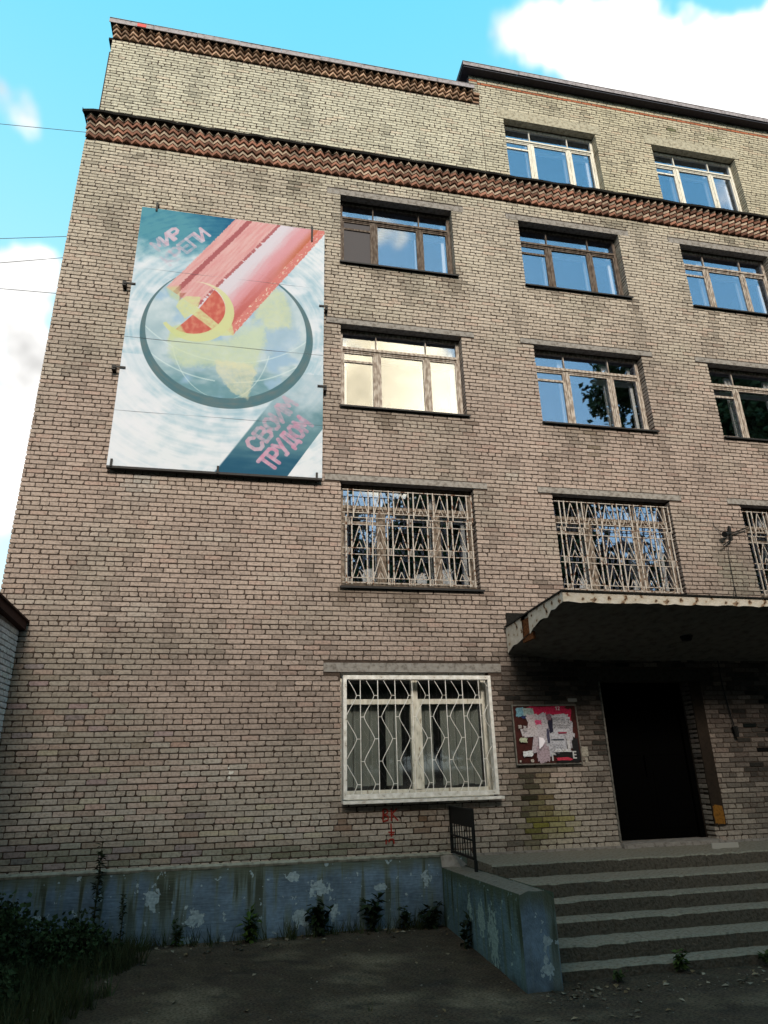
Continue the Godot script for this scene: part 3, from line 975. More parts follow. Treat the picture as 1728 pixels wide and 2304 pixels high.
func bush(label: String, at: Vector3, size: Vector3, n: int, seed_: int) -> void:
	var r := RandomNumberGenerator.new()
	r.seed = seed_
	var t := thing("bush", label, "bush", at)
	var st := new_st()
	for k in 9:
		var a := r.randf() * TAU
		tube(st, [Vector3(0, 0, 0), Vector3(cos(a) * size.x * 0.3, size.y * 0.5, sin(a) * size.z * 0.3), Vector3(cos(a) * size.x * 0.75, size.y * r.randf_range(0.75, 1.05), sin(a) * size.z * 0.75)], 0.012, 5, 0.003)
	put("branch", st.commit(), M.stem, t)
	if not cache.has("bushclump"):
		cache["bushclump"] = leaf_clump(0.075, 9, 8)
	var mm := MultiMesh.new()
	mm.transform_format = MultiMesh.TRANSFORM_3D
	mm.use_colors = true
	mm.mesh = cache["bushclump"]
	mm.instance_count = n
	for i in n:
		var d := Vector3(r.randfn(), r.randfn(), r.randfn()).normalized() * pow(r.randf(), 0.38)
		var bump := 1.0 + 0.35 * nz2.get_noise_3d(d.x * 3 + seed_, d.y * 3, d.z * 3)
		var p := Vector3(d.x * size.x, absf(d.y) * size.y, d.z * size.z) * bump
		mm.set_instance_transform(i, Transform3D(Basis.from_euler(Vector3(r.randf() * 6, r.randf() * 6, r.randf() * 6)).scaled(Vector3.ONE * r.randf_range(0.6, 1.4)), p))
		mm.set_instance_color(i, Color(0.018, 0.034, 0.012) * r.randf_range(0.5, 1.6))
	var o := MultiMeshInstance3D.new()
	o.name = "foliage"
	o.multimesh = mm
	o.material_override = M.leaf
	t.add_child(o, true)
	stuff(o)

# ---------------------------------------------------------------- painted concrete base
func plinth_image(w: int, h: int, wm: float, hm: float, seed_: int, chips: Array) -> ImageTexture:
	var im := Image.create(w, h, false, Image.FORMAT_RGB8)
	var n := FastNoiseLite.new()
	n.seed = seed_
	n.frequency = 1.0
	n.fractal_octaves = 4
	for y in h:
		for x in w:
			var px := wm * x / w
			var py := hm * (1.0 - float(y) / h)
			var c := Color(0.345, 0.42, 0.495)
			c = c * (1.0 + 0.22 * n.get_noise_2d(px * 1.5, py * 2.0) + 0.12 * n.get_noise_2d(px * 14, py * 14))
			var streak := n.get_noise_2d(px * 5.0, py * 0.5) + 0.25 * n.get_noise_2d(px * 22, py * 1.2)
			c = c.lerp(Color(0.35, 0.40, 0.38), sm(-0.05, 0.35, streak) * (0.5 + 0.5 * py / hm))
			c = c.lerp(Color(0.20, 0.22, 0.19), sm(0.22, 0.5, streak) * sm(0.1, 0.8, py / hm) * 0.8)
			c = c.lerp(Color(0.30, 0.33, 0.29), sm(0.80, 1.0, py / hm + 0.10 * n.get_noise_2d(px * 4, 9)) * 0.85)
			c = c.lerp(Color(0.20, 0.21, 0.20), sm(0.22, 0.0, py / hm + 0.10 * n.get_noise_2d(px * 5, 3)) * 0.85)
			var chip := n.get_noise_2d(px * 6 + 50, py * 6)
			for q in chips:
				var dx: float = (px - q[0]) / q[2]
				var dy: float = (py - q[1]) / q[3]
				chip = maxf(chip, 0.95 * exp(-(dx * dx + dy * dy)) + 0.55 * n.get_noise_2d(px * 9, py * 9))
			if chip > 0.52:
				c = Color(0.57, 0.64, 0.68).lerp(Color(0.45, 0.52, 0.56), clampf(n.get_noise_2d(px * 20, py * 20) + 0.4, 0, 1))
			elif chip > 0.495:
				c = c * 0.75
			im.set_pixel(x, y, Color(clampf(c.r, 0, 1), clampf(c.g, 0, 1), clampf(c.b, 0, 1)))
	return ImageTexture.create_from_image(im)

func uv_mat(tex: Texture2D, bump: Texture2D) -> StandardMaterial3D:
	var m := StandardMaterial3D.new()
	m.albedo_texture = tex
	m.roughness = 0.85
	m.metallic_specular = 0.25
	m.heightmap_enabled = true
	m.heightmap_texture = bump
	m.heightmap_scale = 0.4
	return m

# ================================================================ scene
func _ready() -> void:
	rng.seed = 4242
	nz.seed = 3
	nz.frequency = 1.0
	nz.fractal_octaves = 4
	nz2.seed = 11
	nz2.frequency = 1.0
	nz2.fractal_octaves = 3
	# camera
	var cam := Camera3D.new()
	cam.name = "camera"
	cam.fov = rad_to_deg(2.0 * atan(1152.0 / F_PX))
	cam.near = 0.05
	cam.far = 400.0
	add_child(cam)
	cam.transform = Transform3D(Basis(cam_right.normalized(), cam_up.normalized(), -cam_fwd.normalized()).orthonormalized(), Vector3(0, CAM_Y, CAM_Z))
	cam.current = true
	# sky and air
	var sky := Sky.new()
	var sm_ := PanoramaSkyMaterial.new()
	sm_.panorama = make_sky()
	sm_.energy_multiplier = 1.0
	sky.sky_material = sm_
	var env := Environment.new()
	env.background_mode = Environment.BG_SKY
	env.sky = sky
	env.tonemap_mode = Environment.TONE_MAPPER_LINEAR
	env.tonemap_exposure = 1.55
	env.sdfgi_enabled = true
	env.ssao_enabled = true
	env.ssil_enabled = true
	var we := WorldEnvironment.new()
	we.name = "world_environment"
	we.environment = env
	add_child(we)
	# low evening sun behind thin cloud, behind the photographer
	var sun := DirectionalLight3D.new()
	sun.name = "sun"
	sun.light_energy = 1.0
	sun.light_color = Color(1.0, 0.955, 0.89)
	sun.light_angular_distance = 14.0
	sun.shadow_enabled = true
	add_child(sun)
	sun.position = ang_dir(183, 31) * 80.0
	sun.look_at(Vector3.ZERO, Vector3.UP)

	# materials
	var grain := noise_tex(0.02, [[0.0, Color(0.76, 0.75, 0.74)], [0.5, Color(0.95, 0.945, 0.94)], [1.0, Color(1, 1, 1)]], 512, 6, 2)
	var grain_h := noise_tex(0.03, [], 512, 6, 5)
	var blotch := noise_tex(0.02, [[0.0, Color(0.62, 0.60, 0.58)], [0.45, Color(0.90, 0.89, 0.88)], [1.0, Color(1, 1, 1)]], 512, 6, 8)
	M.brick = mat(Color.WHITE, 0.93, grain, 1.7, grain_h, 0.35)
	M.brick.vertex_color_use_as_albedo = true
	M.mortar = mat(lin(0.060, 0.044, 0.036), 0.97, grain, 1.2, grain_h, 0.6)
	M.concrete = mat(lin(0.25, 0.235, 0.225), 0.92, blotch, 0.9, grain_h, 0.5)
	M.pale_concrete = mat(lin(0.39, 0.365, 0.29), 0.92, blotch, 0.9, grain_h, 0.5)
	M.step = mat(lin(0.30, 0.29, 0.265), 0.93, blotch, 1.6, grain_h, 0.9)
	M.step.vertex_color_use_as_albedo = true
	M.dark_metal = mat(lin(0.018, 0.017, 0.018), 0.6, grain, 1.0)
	M.cap_metal = mat(lin(0.30, 0.275, 0.30), 0.5, blotch, 0.8)
	M.cap_side = mat(lin(0.035, 0.035, 0.05), 0.6, grain, 1.0)
	M.felt = mat(lin(0.012, 0.011, 0.010), 0.95, grain, 1.0, grain_h, 0.8)
	M.wood_white = mat(lin(0.70, 0.68, 0.62), 0.6, noise_tex(0.015, [[0.0, Color(0.55, 0.50, 0.45)], [0.30, Color(0.90, 0.89, 0.87)], [1.0, Color(1, 1, 1)]], 512, 6, 14), 1.4, grain_h, 0.2)
	var wr := noise_tex(0.02, [[0.0, Color(0.62, 0.57, 0.54)], [0.40, Color(0.80, 0.77, 0.75)], [0.60, Color(0.96, 0.95, 0.94)], [1.0, Color(1, 1, 1)]], 512, 6, 15)
	M.wood_brown = mat(lin(0.13, 0.105, 0.088), 0.8, wr, 1.5, grain_h, 0.4)
	M.wood_grey = mat(lin(0.40, 0.36, 0.325), 0.8, wr, 1.6, grain_h, 0.4)
	M.wood_dim = mat(lin(0.22, 0.185, 0.155), 0.8, wr, 1.5, grain_h, 0.4)
	for wm in [M.wood_white, M.wood_brown, M.wood_grey, M.wood_dim]:
		wm.uv1_scale = Vector3(1.6, 0.5, 1.6)
	M.inner_wood = mat(lin(0.80, 0.80, 0.78), 0.6)
	M.bar_paint = mat(lin(0.40, 0.37, 0.345), 0.7, noise_tex(0.02, [[0.0, Color(0.40, 0.24, 0.16)], [0.25, Color(0.55, 0.38, 0.28)], [0.36, Color(0.93, 0.91, 0.89)], [1.0, Color(1, 1, 1)]], 512, 5, 21), 1.1)
	M.white_metal = mat(lin(0.85, 0.83, 0.82), 0.5, noise_tex(0.012, [[0.0, Color(0.45, 0.36, 0.30)], [0.22, Color(0.85, 0.84, 0.82)], [1.0, Color(1, 1, 1)]], 512, 6, 22), 1.2)
	M.white_brick = M.brick.duplicate()
	var g := ORMMaterial3D.new()       # part-clear metal mirror as glass, sky blue put into its tint; rooms behind
	var orm := Image.create(4, 4, false, Image.FORMAT_RGB8)
	orm.fill(Color(1.0, 0.016, 1.0))
	g.orm_texture = ImageTexture.create_from_image(orm)
	g.albedo_color = Color(lin(0.60, 0.73, 1.0), 0.29)
	g.transparency = BaseMaterial3D.TRANSPARENCY_ALPHA
	M.glass = g
	var g2 := StandardMaterial3D.new()
	g2.albedo_color = Color(lin(0.05, 0.055, 0.06), 0.06)
	g2.transparency = BaseMaterial3D.TRANSPARENCY_ALPHA
	g2.roughness = 0.03
	M.clear_glass = g2
	M.screen = mat(lin(0.045, 0.040, 0.045), 0.6)
	M.interior = mat(lin(0.10, 0.095, 0.09), 0.95)
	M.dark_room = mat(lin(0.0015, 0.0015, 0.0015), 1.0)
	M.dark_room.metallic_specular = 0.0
	M.curtain = mat(lin(0.17, 0.185, 0.165), 0.95)
	M.rust = mat(lin(0.16, 0.06, 0.02), 0.9, wr, 2.0)
	M.bark = mat(lin(0.06, 0.05, 0.04), 0.95)
	M.leaf = mat(Color.WHITE, 0.75)
	M.leaf.vertex_color_use_as_albedo = true
	M.leaf.backlight_enabled = true
	M.leaf.backlight = Color(0.2, 0.25, 0.1)
	M.stem = mat(lin(0.03, 0.035, 0.018), 0.9)
	M.cable = mat(lin(0.10, 0.11, 0.12), 0.8)
	M.iron = mat(lin(0.008, 0.008, 0.008), 0.7)
	M.red_paint = mat(lin(0.22, 0.022, 0.016), 0.85)
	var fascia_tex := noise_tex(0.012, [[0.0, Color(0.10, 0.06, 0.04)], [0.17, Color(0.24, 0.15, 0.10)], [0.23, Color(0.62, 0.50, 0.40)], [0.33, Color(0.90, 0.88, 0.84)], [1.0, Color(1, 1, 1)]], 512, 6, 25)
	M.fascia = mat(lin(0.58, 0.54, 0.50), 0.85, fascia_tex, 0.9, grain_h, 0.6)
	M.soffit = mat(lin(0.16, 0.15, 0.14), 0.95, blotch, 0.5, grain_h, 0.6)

	build_ground()
	build_building()
	build_wing()
	build_steps()
	make_board()
	build_small()
	build_plants()
	fallen_leaves()
	build_beyond()

# ---------------------------------------------------------------- ground
func ground_y(x: float, z: float) -> float:
	var y := 0.09 * sm(3.2, 0.2, z) + 0.012 * nz2.get_noise_2d(x * 1.6, z * 1.6) + 0.03 * nz.get_noise_2d(x * 0.35, z * 0.35)
	return y - 0.01

func build_ground() -> void:
	var st := new_st()
	var x0 := -9.0
	var z0 := -0.4
	var s := 0.09
	var nx := 240
	var nzz := 140
	for j in nzz:
		for i in nx:
			var q := []
			for k in [[0, 0], [1, 0], [1, 1], [0, 1]]:
				var x: float = x0 + (i + k[0]) * s
				var z: float = z0 + (j + k[1]) * s
				var c := Color(0.072, 0.057, 0.042)
				# worn asphalt, sandy where it is bare, soil under the plants
				var sand := sm(-0.05, 0.5, nz.get_noise_2d(x * 0.5 + 3, z * 0.9) + 0.35 * sm(1.8, 3.4, z) - 0.35 * sm(2.2, 3.4, x) - 0.1)
				c = c.lerp(Color(0.15, 0.125, 0.09), sand)
				var soil := sm(-0.9, -2.0, x + 0.5 * nz2.get_noise_2d(x, z) + 0.15 * (2.0 - z))
				c = c.lerp(Color(0.05, 0.045, 0.032), soil)
				c = c * (1.0 + 0.35 * nz2.get_noise_2d(x * 7, z * 7) + 0.25 * nz2.get_noise_2d(x * 2, z * 2))
				c = c.lerp(Color(0.03, 0.028, 0.024), sm(0.30, 0.55, nz2.get_noise_2d(x * 1.2 + 60, z * 2.6)) * 0.7)
				q.append([Vector3(x, ground_y(x, z), z), c])
			for k in [0, 1, 2, 0, 2, 3]:
				st.set_color(q[k][1])
				st.add_vertex(q[k][0])
	st.generate_normals()
	var m := mat(Color.WHITE, 0.95, noise_tex(0.03, [[0.0, Color(0.5, 0.5, 0.5)], [0.5, Color(0.85, 0.85, 0.85)], [1.0, Color(1, 1, 1)]], 512, 6, 40), 1.6, noise_tex(0.05, [], 512, 5, 41), 1.2)
	m.vertex_color_use_as_albedo = true
	var o := put("ground", st.commit(), m, self)
	o.set_meta("kind", "structure")
	var far := new_st()
	quad(far, Vector3(-150, -0.08, 150), Vector3(150, -0.08, 150), Vector3(150, -0.08, -150), Vector3(-150, -0.08, -150))
	var o2 := put("yard_ground", far.commit(), mat(lin(0.035, 0.036, 0.022), 0.95, noise_tex(0.01, [[0.0, Color(0.5, 0.5, 0.5)], [1.0, Color(1, 1, 1)]], 512, 6, 42), 0.2), self)
	o2.set_meta("kind", "structure")

# ---------------------------------------------------------------- the building
func build_building() -> void:
	var b := thing("brick_building", "four storey pale brick building with a stepped roof and a blue base", "building")
	var cols := [[1.49, 3.845], [5.345, 7.71], [9.24, 11.56]]
	var rows := [[4.87, 6.685], [8.17, 9.893], [11.37, 13.058]]
	var win_holes := [[1.49, 1.68, 3.845, 3.495]]
	holes = [[1.49, 1.68, 3.845, 3.495], [1.22, 3.495, 4.075, 3.632], [5.745, 0.0, 7.40, 3.355], [5.4, 3.355, 7.9, 3.56]]
	for r in rows:
		for c in cols:
			win_holes.append([c[0], r[0], c[1], r[1]])
			holes.append([c[0], r[0], c[1], r[1]])
			holes.append([c[0] - 0.275, r[1], c[1] + 0.265, r[1] + (0.145 if r[1] > 12 else 0.112)])
	var top_holes := [[5.37, 14.45, 7.715, 16.30], [9.22, 14.45, 11.56, 16.30]]
	for c in top_holes:
		holes.append(c)
		holes.append([c[0] - 0.15, c[3], c[2] + 0.155, c[3] + 0.30])
	# mortar and hidden masonry behind the facing bricks
	var back := []
	for hh in win_holes:
		back.append([hh[0] - 0.014, hh[1] - 0.006, hh[2] + 0.014, hh[3] + 0.01])
	back.append([5.735, 0.5, 7.41, 3.365])
	var st := new_st()
	wall_grid(st, XL + 0.012, XR, 0.0, Y_ZIG, -0.012, -0.42, back)
	quad(st, Vector3(XL + 0.012, 0, -6), Vector3(XL + 0.012, 0, -0.011), Vector3(XL + 0.012, Y_ZIG, -0.011), Vector3(XL + 0.012, Y_ZIG, -6))
	box(st, Vector3(XR - 0.4, 0, -6), Vector3(XR, 17.4, -0.43))
	box(st, Vector3(XL + 0.012, 0, -6.3), Vector3(XR, 17.4, -6.0))
	box(st, Vector3(XL + 0.013, 0, -6), Vector3(XL + 0.4, 16.6, -0.43))
	put("mortar_wall", st.commit(), M.mortar, b)
	st = new_st()
	var tb := []
	for hh in top_holes:
		tb.append([hh[0] - 0.014, hh[1] - 0.006, hh[2] + 0.014, hh[3] + 0.01])
	wall_grid(st, XUL + 0.012, 4.60, Y_ZIG + 0.005, 16.85, SET - 0.011, -0.42, [])
	wall_grid(st, 4.60, XR, Y_ZIG + 0.005, 17.60, SET - 0.011, -0.42, tb)
	quad(st, Vector3(XUL + 0.012, Y_ZIG, -6), Vector3(XUL + 0.012, Y_ZIG, SET - 0.011), Vector3(XUL + 0.012, 16.85, SET - 0.011), Vector3(XUL + 0.012, 16.85, -6))
	put("mortar_wall", st.commit(), M.mortar, b)
	# rooms
	st = new_st()
	for y in [0.75, 3.98, 7.2, 10.4, 13.6, 16.55]:
		box(st, Vector3(XL + 0.41, y, -5.99), Vector3(XR - 0.41, y + 0.2, -0.43))
	put("floor_slab", st.commit(), M.interior, b)
	st = new_st()
	box(st, Vector3(XL + 0.41, 0.96, -4.3), Vector3(XR - 0.41, 16.5, -4.2))
	for x in [0.6, 4.5, 8.4, 12.4]:
		box(st, Vector3(x, 0.96, -4.19), Vector3(x + 0.12, 16.5, -0.43))
	put("inner_wall", st.commit(), M.interior, b)
	st = new_st()
	box(st, Vector3(XL, 16.80, -6.3), Vector3(4.4, 16.86, -0.30))
	box(st, Vector3(4.62, 17.45, -6.3), Vector3(XR, 17.52, -0.30))
	put("roof", st.commit(), M.felt, b)
	# facing bricks
	sill_stains()
	var list := []
	lay_bricks(list, XL, 13.6, 0.90, Y_ZIG, 0.0)
	lay_bricks(list, XUL, 4.795, Y_ZIG + 0.33, 16.64, SET)
	lay_bricks(list, 4.808, 13.6, Y_ZIG + 0.33, 17.60, SET, 17.34)
	lay_bricks(list, 4.60, 4.80, 16.86, 17.60, SET, 17.42)
	# a few holes drilled or knocked out of the face
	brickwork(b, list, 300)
	# lintels
	for hh in [[1.22, 3.495, 4.075, 3.632]]:
		lintel(b, hh[0], hh[1], hh[2], hh[3], 0.0)
	for r in rows:
		for c in cols:
			lintel(b, c[0] - 0.272, r[1] + 0.003, c[1] + 0.262, r[1] + (0.143 if r[1] > 12 else 0.110), 0.0)
	for c in top_holes:
		lintel(b, c[0] - 0.147, c[3] + 0.003, c[2] + 0.152, c[3] + 0.297, SET, M.pale_concrete)
	lintel(b, 5.403, 3.362, 7.897, 3.557, -0.002, mat(lin(0.045, 0.042, 0.038), 0.95, M.concrete.albedo_texture, 1.0))  # darkened concrete: canopy shade put into this lintel
	build_cornices(b)
	# windows
	window(b, 5.37, 14.45, 7.715, 16.30, SET, M.wood_white)
	window(b, 9.22, 14.45, 11.56, 16.30, SET, M.wood_white)
	wall_window(b, cols[0], rows[2], M.wood_brown, {3: M.screen, 4: M.screen}, "window with a dark screen in its left casement")
	wall_window(b, cols[1], rows[2], M.wood_brown)
	wall_window(b, cols[2], rows[2], M.wood_grey)
	wall_window(b, cols[0], rows[1], M.wood_grey, {}, "window that mirrors a bright evening cloud")
	wall_window(b, cols[1], rows[1], M.wood_grey, {}, "window that mirrors blue sky and a dark tree")
	wall_window(b, cols[2], rows[1], M.wood_grey)
	for c in cols:
		wall_window(b, c, rows[0], M.wood_dim)
	for i in 3:
		old_grille(b, cols[i][0] + 0.01, rows[0][0] + 0.015, cols[i][1] - 0.01, rows[0][1] - 0.06, -0.06 + 0.015 * i, [0.008, -0.012, 0.0][i])
	for q in [[2.0, 0.30], [2.9, 0.22], [3.35, 0.34], [5.9, 0.25], [7.0, 0.3]]:
		var cs := new_st()
		torn(cs, 0, 0, q[1], q[1] * 1.1, 0.0, rng, 0.25)
		put("paper_on_sill", cs.commit(), M.inner_wood, b, Transform3D(Basis(Vector3.UP, rng.randf_range(-.5, .5)), Vector3(q[0], 4.98 + q[1] * 0.4, -0.30)))
	ground_window(b)
	white_grille(b)
	# base with a ledge
	var chips := []
	for q in [[3.1, 0.42, 0.14, 0.10], [2.55, 0.66, 0.10, 0.16], [4.45, 0.36, 0.14, 0.12], [4.9, 0.40, 0.07, 0.12], [4.35, 0.80, 0.12, 0.06], [4.7, 0.66, 0.16, 0.10], [5.55, 0.62, 0.10, 0.05], [0.55, 0.6, 0.10, 0.1], [1.2, 0.5, 0.06, 0.06], [3.0, 0.2, 0.1, 0.05], [6.2, 0.7, 0.06, 0.1], [1.9, 0.7, 0.05, 0.06]]:
		chips.append(q)
	var pt := plinth_image(1400, 190, 7.0, 0.95, 77, chips)
	st = new_st()
	var xa := XL - 0.07
	for k in 14:
		var xk := xa + 0.49 * k
		var xn := xa + 0.49 * (k + 1)
		quv(st, Vector3(xk, -0.1, 0.075), Vector3(xn, -0.1, 0.075), Vector3(xn, 0.93, 0.068), Vector3(xk, 0.93, 0.068), Vector2(0.49 * k / 7, 1), Vector2(0.49 * (k + 1) / 7, 1), Vector2(0.49 * (k + 1) / 7, 0), Vector2(0.49 * k / 7, 0))
	put("blue_base", st.commit(), uv_mat(pt, noise_tex(0.05, [], 512, 5, 51)), b)
	st = new_st()
	var rl := RandomNumberGenerator.new()
	rl.seed = 5
	for k in 40:
		var xk := xa + 6.86 * k / 40.0
		var xn := xa + 6.86 * (k + 1) / 40.0
		var f0 := 0.085 + 0.008 * sin(k * 2.1) + 0.004 * sin(k * 5.3)
		var f1 := 0.085 + 0.008 * sin((k + 1) * 2.1) + 0.004 * sin((k + 1) * 5.3)
		quad(st, Vector3(xk, 0.944, f0), Vector3(xn, 0.944, f1), Vector3(xn, 0.972, -0.02), Vector3(xk, 0.972, -0.02))
		quad(st, Vector3(xk, 0.915, f0 - 0.012), Vector3(xn, 0.915, f1 - 0.012), Vector3(xn, 0.944, f1), Vector3(xk, 0.944, f0))
	put("ledge", st.commit(), mat(lin(0.26, 0.27, 0.235), 0.9, M.concrete.albedo_texture, 1.0, M.concrete.heightmap_texture, 0.6), b)
	st = new_st()
	box(st, Vector3(3.2, -0.1, -0.3), Vector3(XR, 0.93, 0.03))
	put("base_wall", st.commit(), M.concrete, b)
	build_entrance(b)
	graffiti(b)

func lintel(b: Node, x0: float, y0: float, x1: float, y1: float, z: float, m: Material = null) -> void:
	var st := new_st()
	box(st, Vector3(x0, y0, z - 0.16), Vector3(x1, y1, z + 0.003))
	put("lintel", st.commit(), m if m else M.concrete, b)

func build_cornices(b: Node) -> void:
	var low := node("cornice", b)
	var brk := new_st()
	var hw := 0.06
	# a brick on edge, turned by 45 degrees so that a corner points out
	var q := [Vector3(0, 0, 0.085), Vector3(0.085, 0, 0), Vector3(0, 0, -0.085), Vector3(-0.085, 0, 0)]
	for k in 4:
		var a: Vector3 = q[(k + 1) % 4]
		var c: Vector3 = q[k]
		quad(brk, c + Vector3(0, -0.033, 0), a + Vector3(0, -0.033, 0), a + Vector3(0, 0.033, 0), c + Vector3(0, 0.033, 0))
	quad(brk, q[0] + Vector3(0, .033, 0), q[1] + Vector3(0, .033, 0), q[2] + Vector3(0, .033, 0), q[3] + Vector3(0, .033, 0))
	quad(brk, q[3] - Vector3(0, .033, 0), q[2] - Vector3(0, .033, 0), q[1] - Vector3(0, .033, 0), q[0] - Vector3(0, .033, 0))
	var tooth := brk.commit()
	var reds := []
	var pales := []
	for i in 5:
		reds.append(mat(lin(0.29, 0.145, 0.105) * (0.72 + 0.11 * i), 0.92, M.brick.albedo_texture, 1.7))
		pales.append(mat(lin(0.43, 0.345, 0.27) * (0.80 + 0.08 * i), 0.92, M.brick.albedo_texture, 1.7))
	var band := new_st()
	var spots := []
	for tier in 3:
		var p := 0.005 + tier * 0.052
		for half in 2:
			var y := Y_ZIG + (tier * 2 + half) * 0.0765
			box(band, Vector3(XL + 0.02, y, -0.3), Vector3(XR, y + 0.0755, p))
			var n := int((13.6 - XL) / 0.17)
			for k in n:
				spots.append([Vector3(XL + 0.085 + 0.17 * k + rng.randf_range(-.005, .005), y + 0.0375, p + half * 0.012 + rng.randf_range(-.008, .006)), half])
	put("backing_course", band.commit(), mat(lin(0.24, 0.125, 0.09), 0.95, M.brick.albedo_texture, 1.5), low)
	teeth(low, tooth, spots, reds, pales)
	# sheet-metal eave over the lower cornice, ragged along its edge
	var st := new_st()
	var re := RandomNumberGenerator.new()
	re.seed = 9
	var prev := Vector2(0.245, 14.02)
	var n2 := 90
	var ye := Y_ZIG + 0.46
	for k in n2:
		var xk := lerpf(XL - 0.06, 13.9, float(k) / n2)
		var xn := lerpf(XL - 0.06, 13.9, float(k + 1) / n2)
		var nx := Vector2(0.245 + re.randf_range(-.012, .012), ye + 0.03 + re.randf_range(-.012, .008) - 0.00 * k)
		quad(st, Vector3(xk, prev.y - 0.045, prev.x - 0.01), Vector3(xn, nx.y - 0.045, nx.x - 0.01), Vector3(xn, nx.y, nx.x), Vector3(xk, prev.y, prev.x))
		quad(st, Vector3(xk, prev.y, prev.x), Vector3(xn, nx.y, nx.x), Vector3(xn, ye + 0.14, SET - 0.008), Vector3(xk, ye + 0.14, SET - 0.008))
		quad(st, Vector3(xk, ye + 0.002, 0.10), Vector3(xn, ye + 0.002, 0.10), Vector3(xn, nx.y - 0.045, nx.x - 0.01), Vector3(xk, prev.y - 0.045, prev.x - 0.01))
		prev = nx
	quad(st, Vector3(XL - 0.06, ye, -0.3), Vector3(XL - 0.06, ye, 0.24), Vector3(XL - 0.06, ye + 0.04, 0.245), Vector3(XL - 0.06, ye + 0.14, -0.3))
	put("eave", st.commit(), M.felt, b)
	# upper cornice of three sawtooth courses, under the cap of the left parapet
	var up := node("cornice", b)
	var tans := []
	for i in 5:
		tans.append(mat(lin(0.46, 0.31, 0.225) * (0.78 + 0.10 * i), 0.92, M.brick.albedo_texture, 1.7))
	spots = []
	band = new_st()
	for tier in 3:
		var y := 16.64 + tier * 0.0765
		var p := SET + 0.004 + tier * 0.045
		box(band, Vector3(XUL + 0.02, y, -0.4), Vector3(4.795, y + 0.0755, p))
		for k in int((4.79 - XUL) / 0.17):
			spots.append([Vector3(XUL + 0.085 + 0.17 * k + rng.randf_range(-.005, .005), y + 0.0375, p + rng.randf_range(-.006, .006)), 1])
	put("backing_course", band.commit(), mat(lin(0.27, 0.17, 0.12), 0.95, M.brick.albedo_texture, 1.5), up)
	teeth(up, tooth, spots, tans, tans)
	# caps
	var st4 := new_st()
	box(st4, Vector3(XUL - 0.05, 16.885, -0.5), Vector3(4.63, 16.90, 0.055))
	put("parapet_soffit", st4.commit(), M.felt, b)
	for k in 9:
		st4 = new_st()
		var x0 := XUL - 0.06 + (4.635 - XUL + 0.06) * k / 9.0
		var x1 := XUL - 0.06 + (4.635 - XUL + 0.06) * (k + 1) / 9.0 - 0.006
		box(st4, Vector3(x0, 16.835, 0.052), Vector3(x1, 16.955, 0.064 + 0.003 * (k % 3)))
		box(st4, Vector3(x0, 16.955, -0.5), Vector3(x1, 16.962, 0.075))
		put("parapet_cap", st4.commit(), M.cap_metal, b)
	st4 = new_st()
	box(st4, Vector3(-2.84, 16.84, 0.0665), Vector3(-2.66, 16.93, 0.0715))
	put("red_rag", st4.commit(), mat(lin(0.55, 0.10, 0.09), 0.8), b)
	st4 = new_st()
	box(st4, Vector3(4.42, 17.545, -0.62), Vector3(XR + 0.1, 17.565, 0.05))
	box(st4, Vector3(4.40, 17.60, -0.62), Vector3(4.412, 17.72, 0.06))
	box(st4, Vector3(4.585, 16.965, -0.60), Vector3(4.598, 17.60, -0.16))
	put("parapet_soffit", st4.commit(), M.cap_side, b)
	for k in 7:
		st4 = new_st()
		var x0 := 4.40 + (XR + 0.1 - 4.40) * k / 7.0
		var x1 := 4.40 + (XR + 0.1 - 4.40) * (k + 1) / 7.0 - 0.006
		box(st4, Vector3(x0, 17.605, 0.048), Vector3(x1, 17.715, 0.060 + 0.003 * (k % 2)))
		box(st4, Vector3(x0, 17.715, -0.62), Vector3(x1, 17.724, 0.07))
		put("parapet_cap", st4.commit(), M.cap_metal, b)

func teeth(parent: Node, tooth: Mesh, spots: Array, reds: Array, pales: Array) -> void:
	var order := []
	for i in spots.size():
		var p := proj(spots[i][0])
		order.append([p.z if p.x > 0 and p.x < 1728 else 1e5 + i, i])
	order.sort_custom(func(a, c): return a[0] < c[0])
	var lots := {}
	for k in order.size():
		var s = spots[order[k][1]]
		var m: Material = (pales if s[1] == 1 else reds)[rng.randi() % 5]
		var t := Transform3D(Basis.from_euler(Vector3(0, rng.randf_range(-.07, .07), 0)), s[0])
		if k < 300 and order[k][0] < 1e5:
			put("cornice_brick", tooth, m, parent, t)
		else:
			if not lots.has(m):
				lots[m] = []
			lots[m].append(t)
	for m in lots:
		var mm := MultiMesh.new()
		mm.transform_format = MultiMesh.TRANSFORM_3D
		mm.mesh = tooth
		mm.instance_count = lots[m].size()
		for i in lots[m].size():
			mm.set_instance_transform(i, lots[m][i])
		var o := MultiMeshInstance3D.new()
		o.name = numbered("sawtooth_brickwork", parent)
		o.multimesh = mm
		o.material_override = m
		parent.add_child(o, true)
		stuff(o)

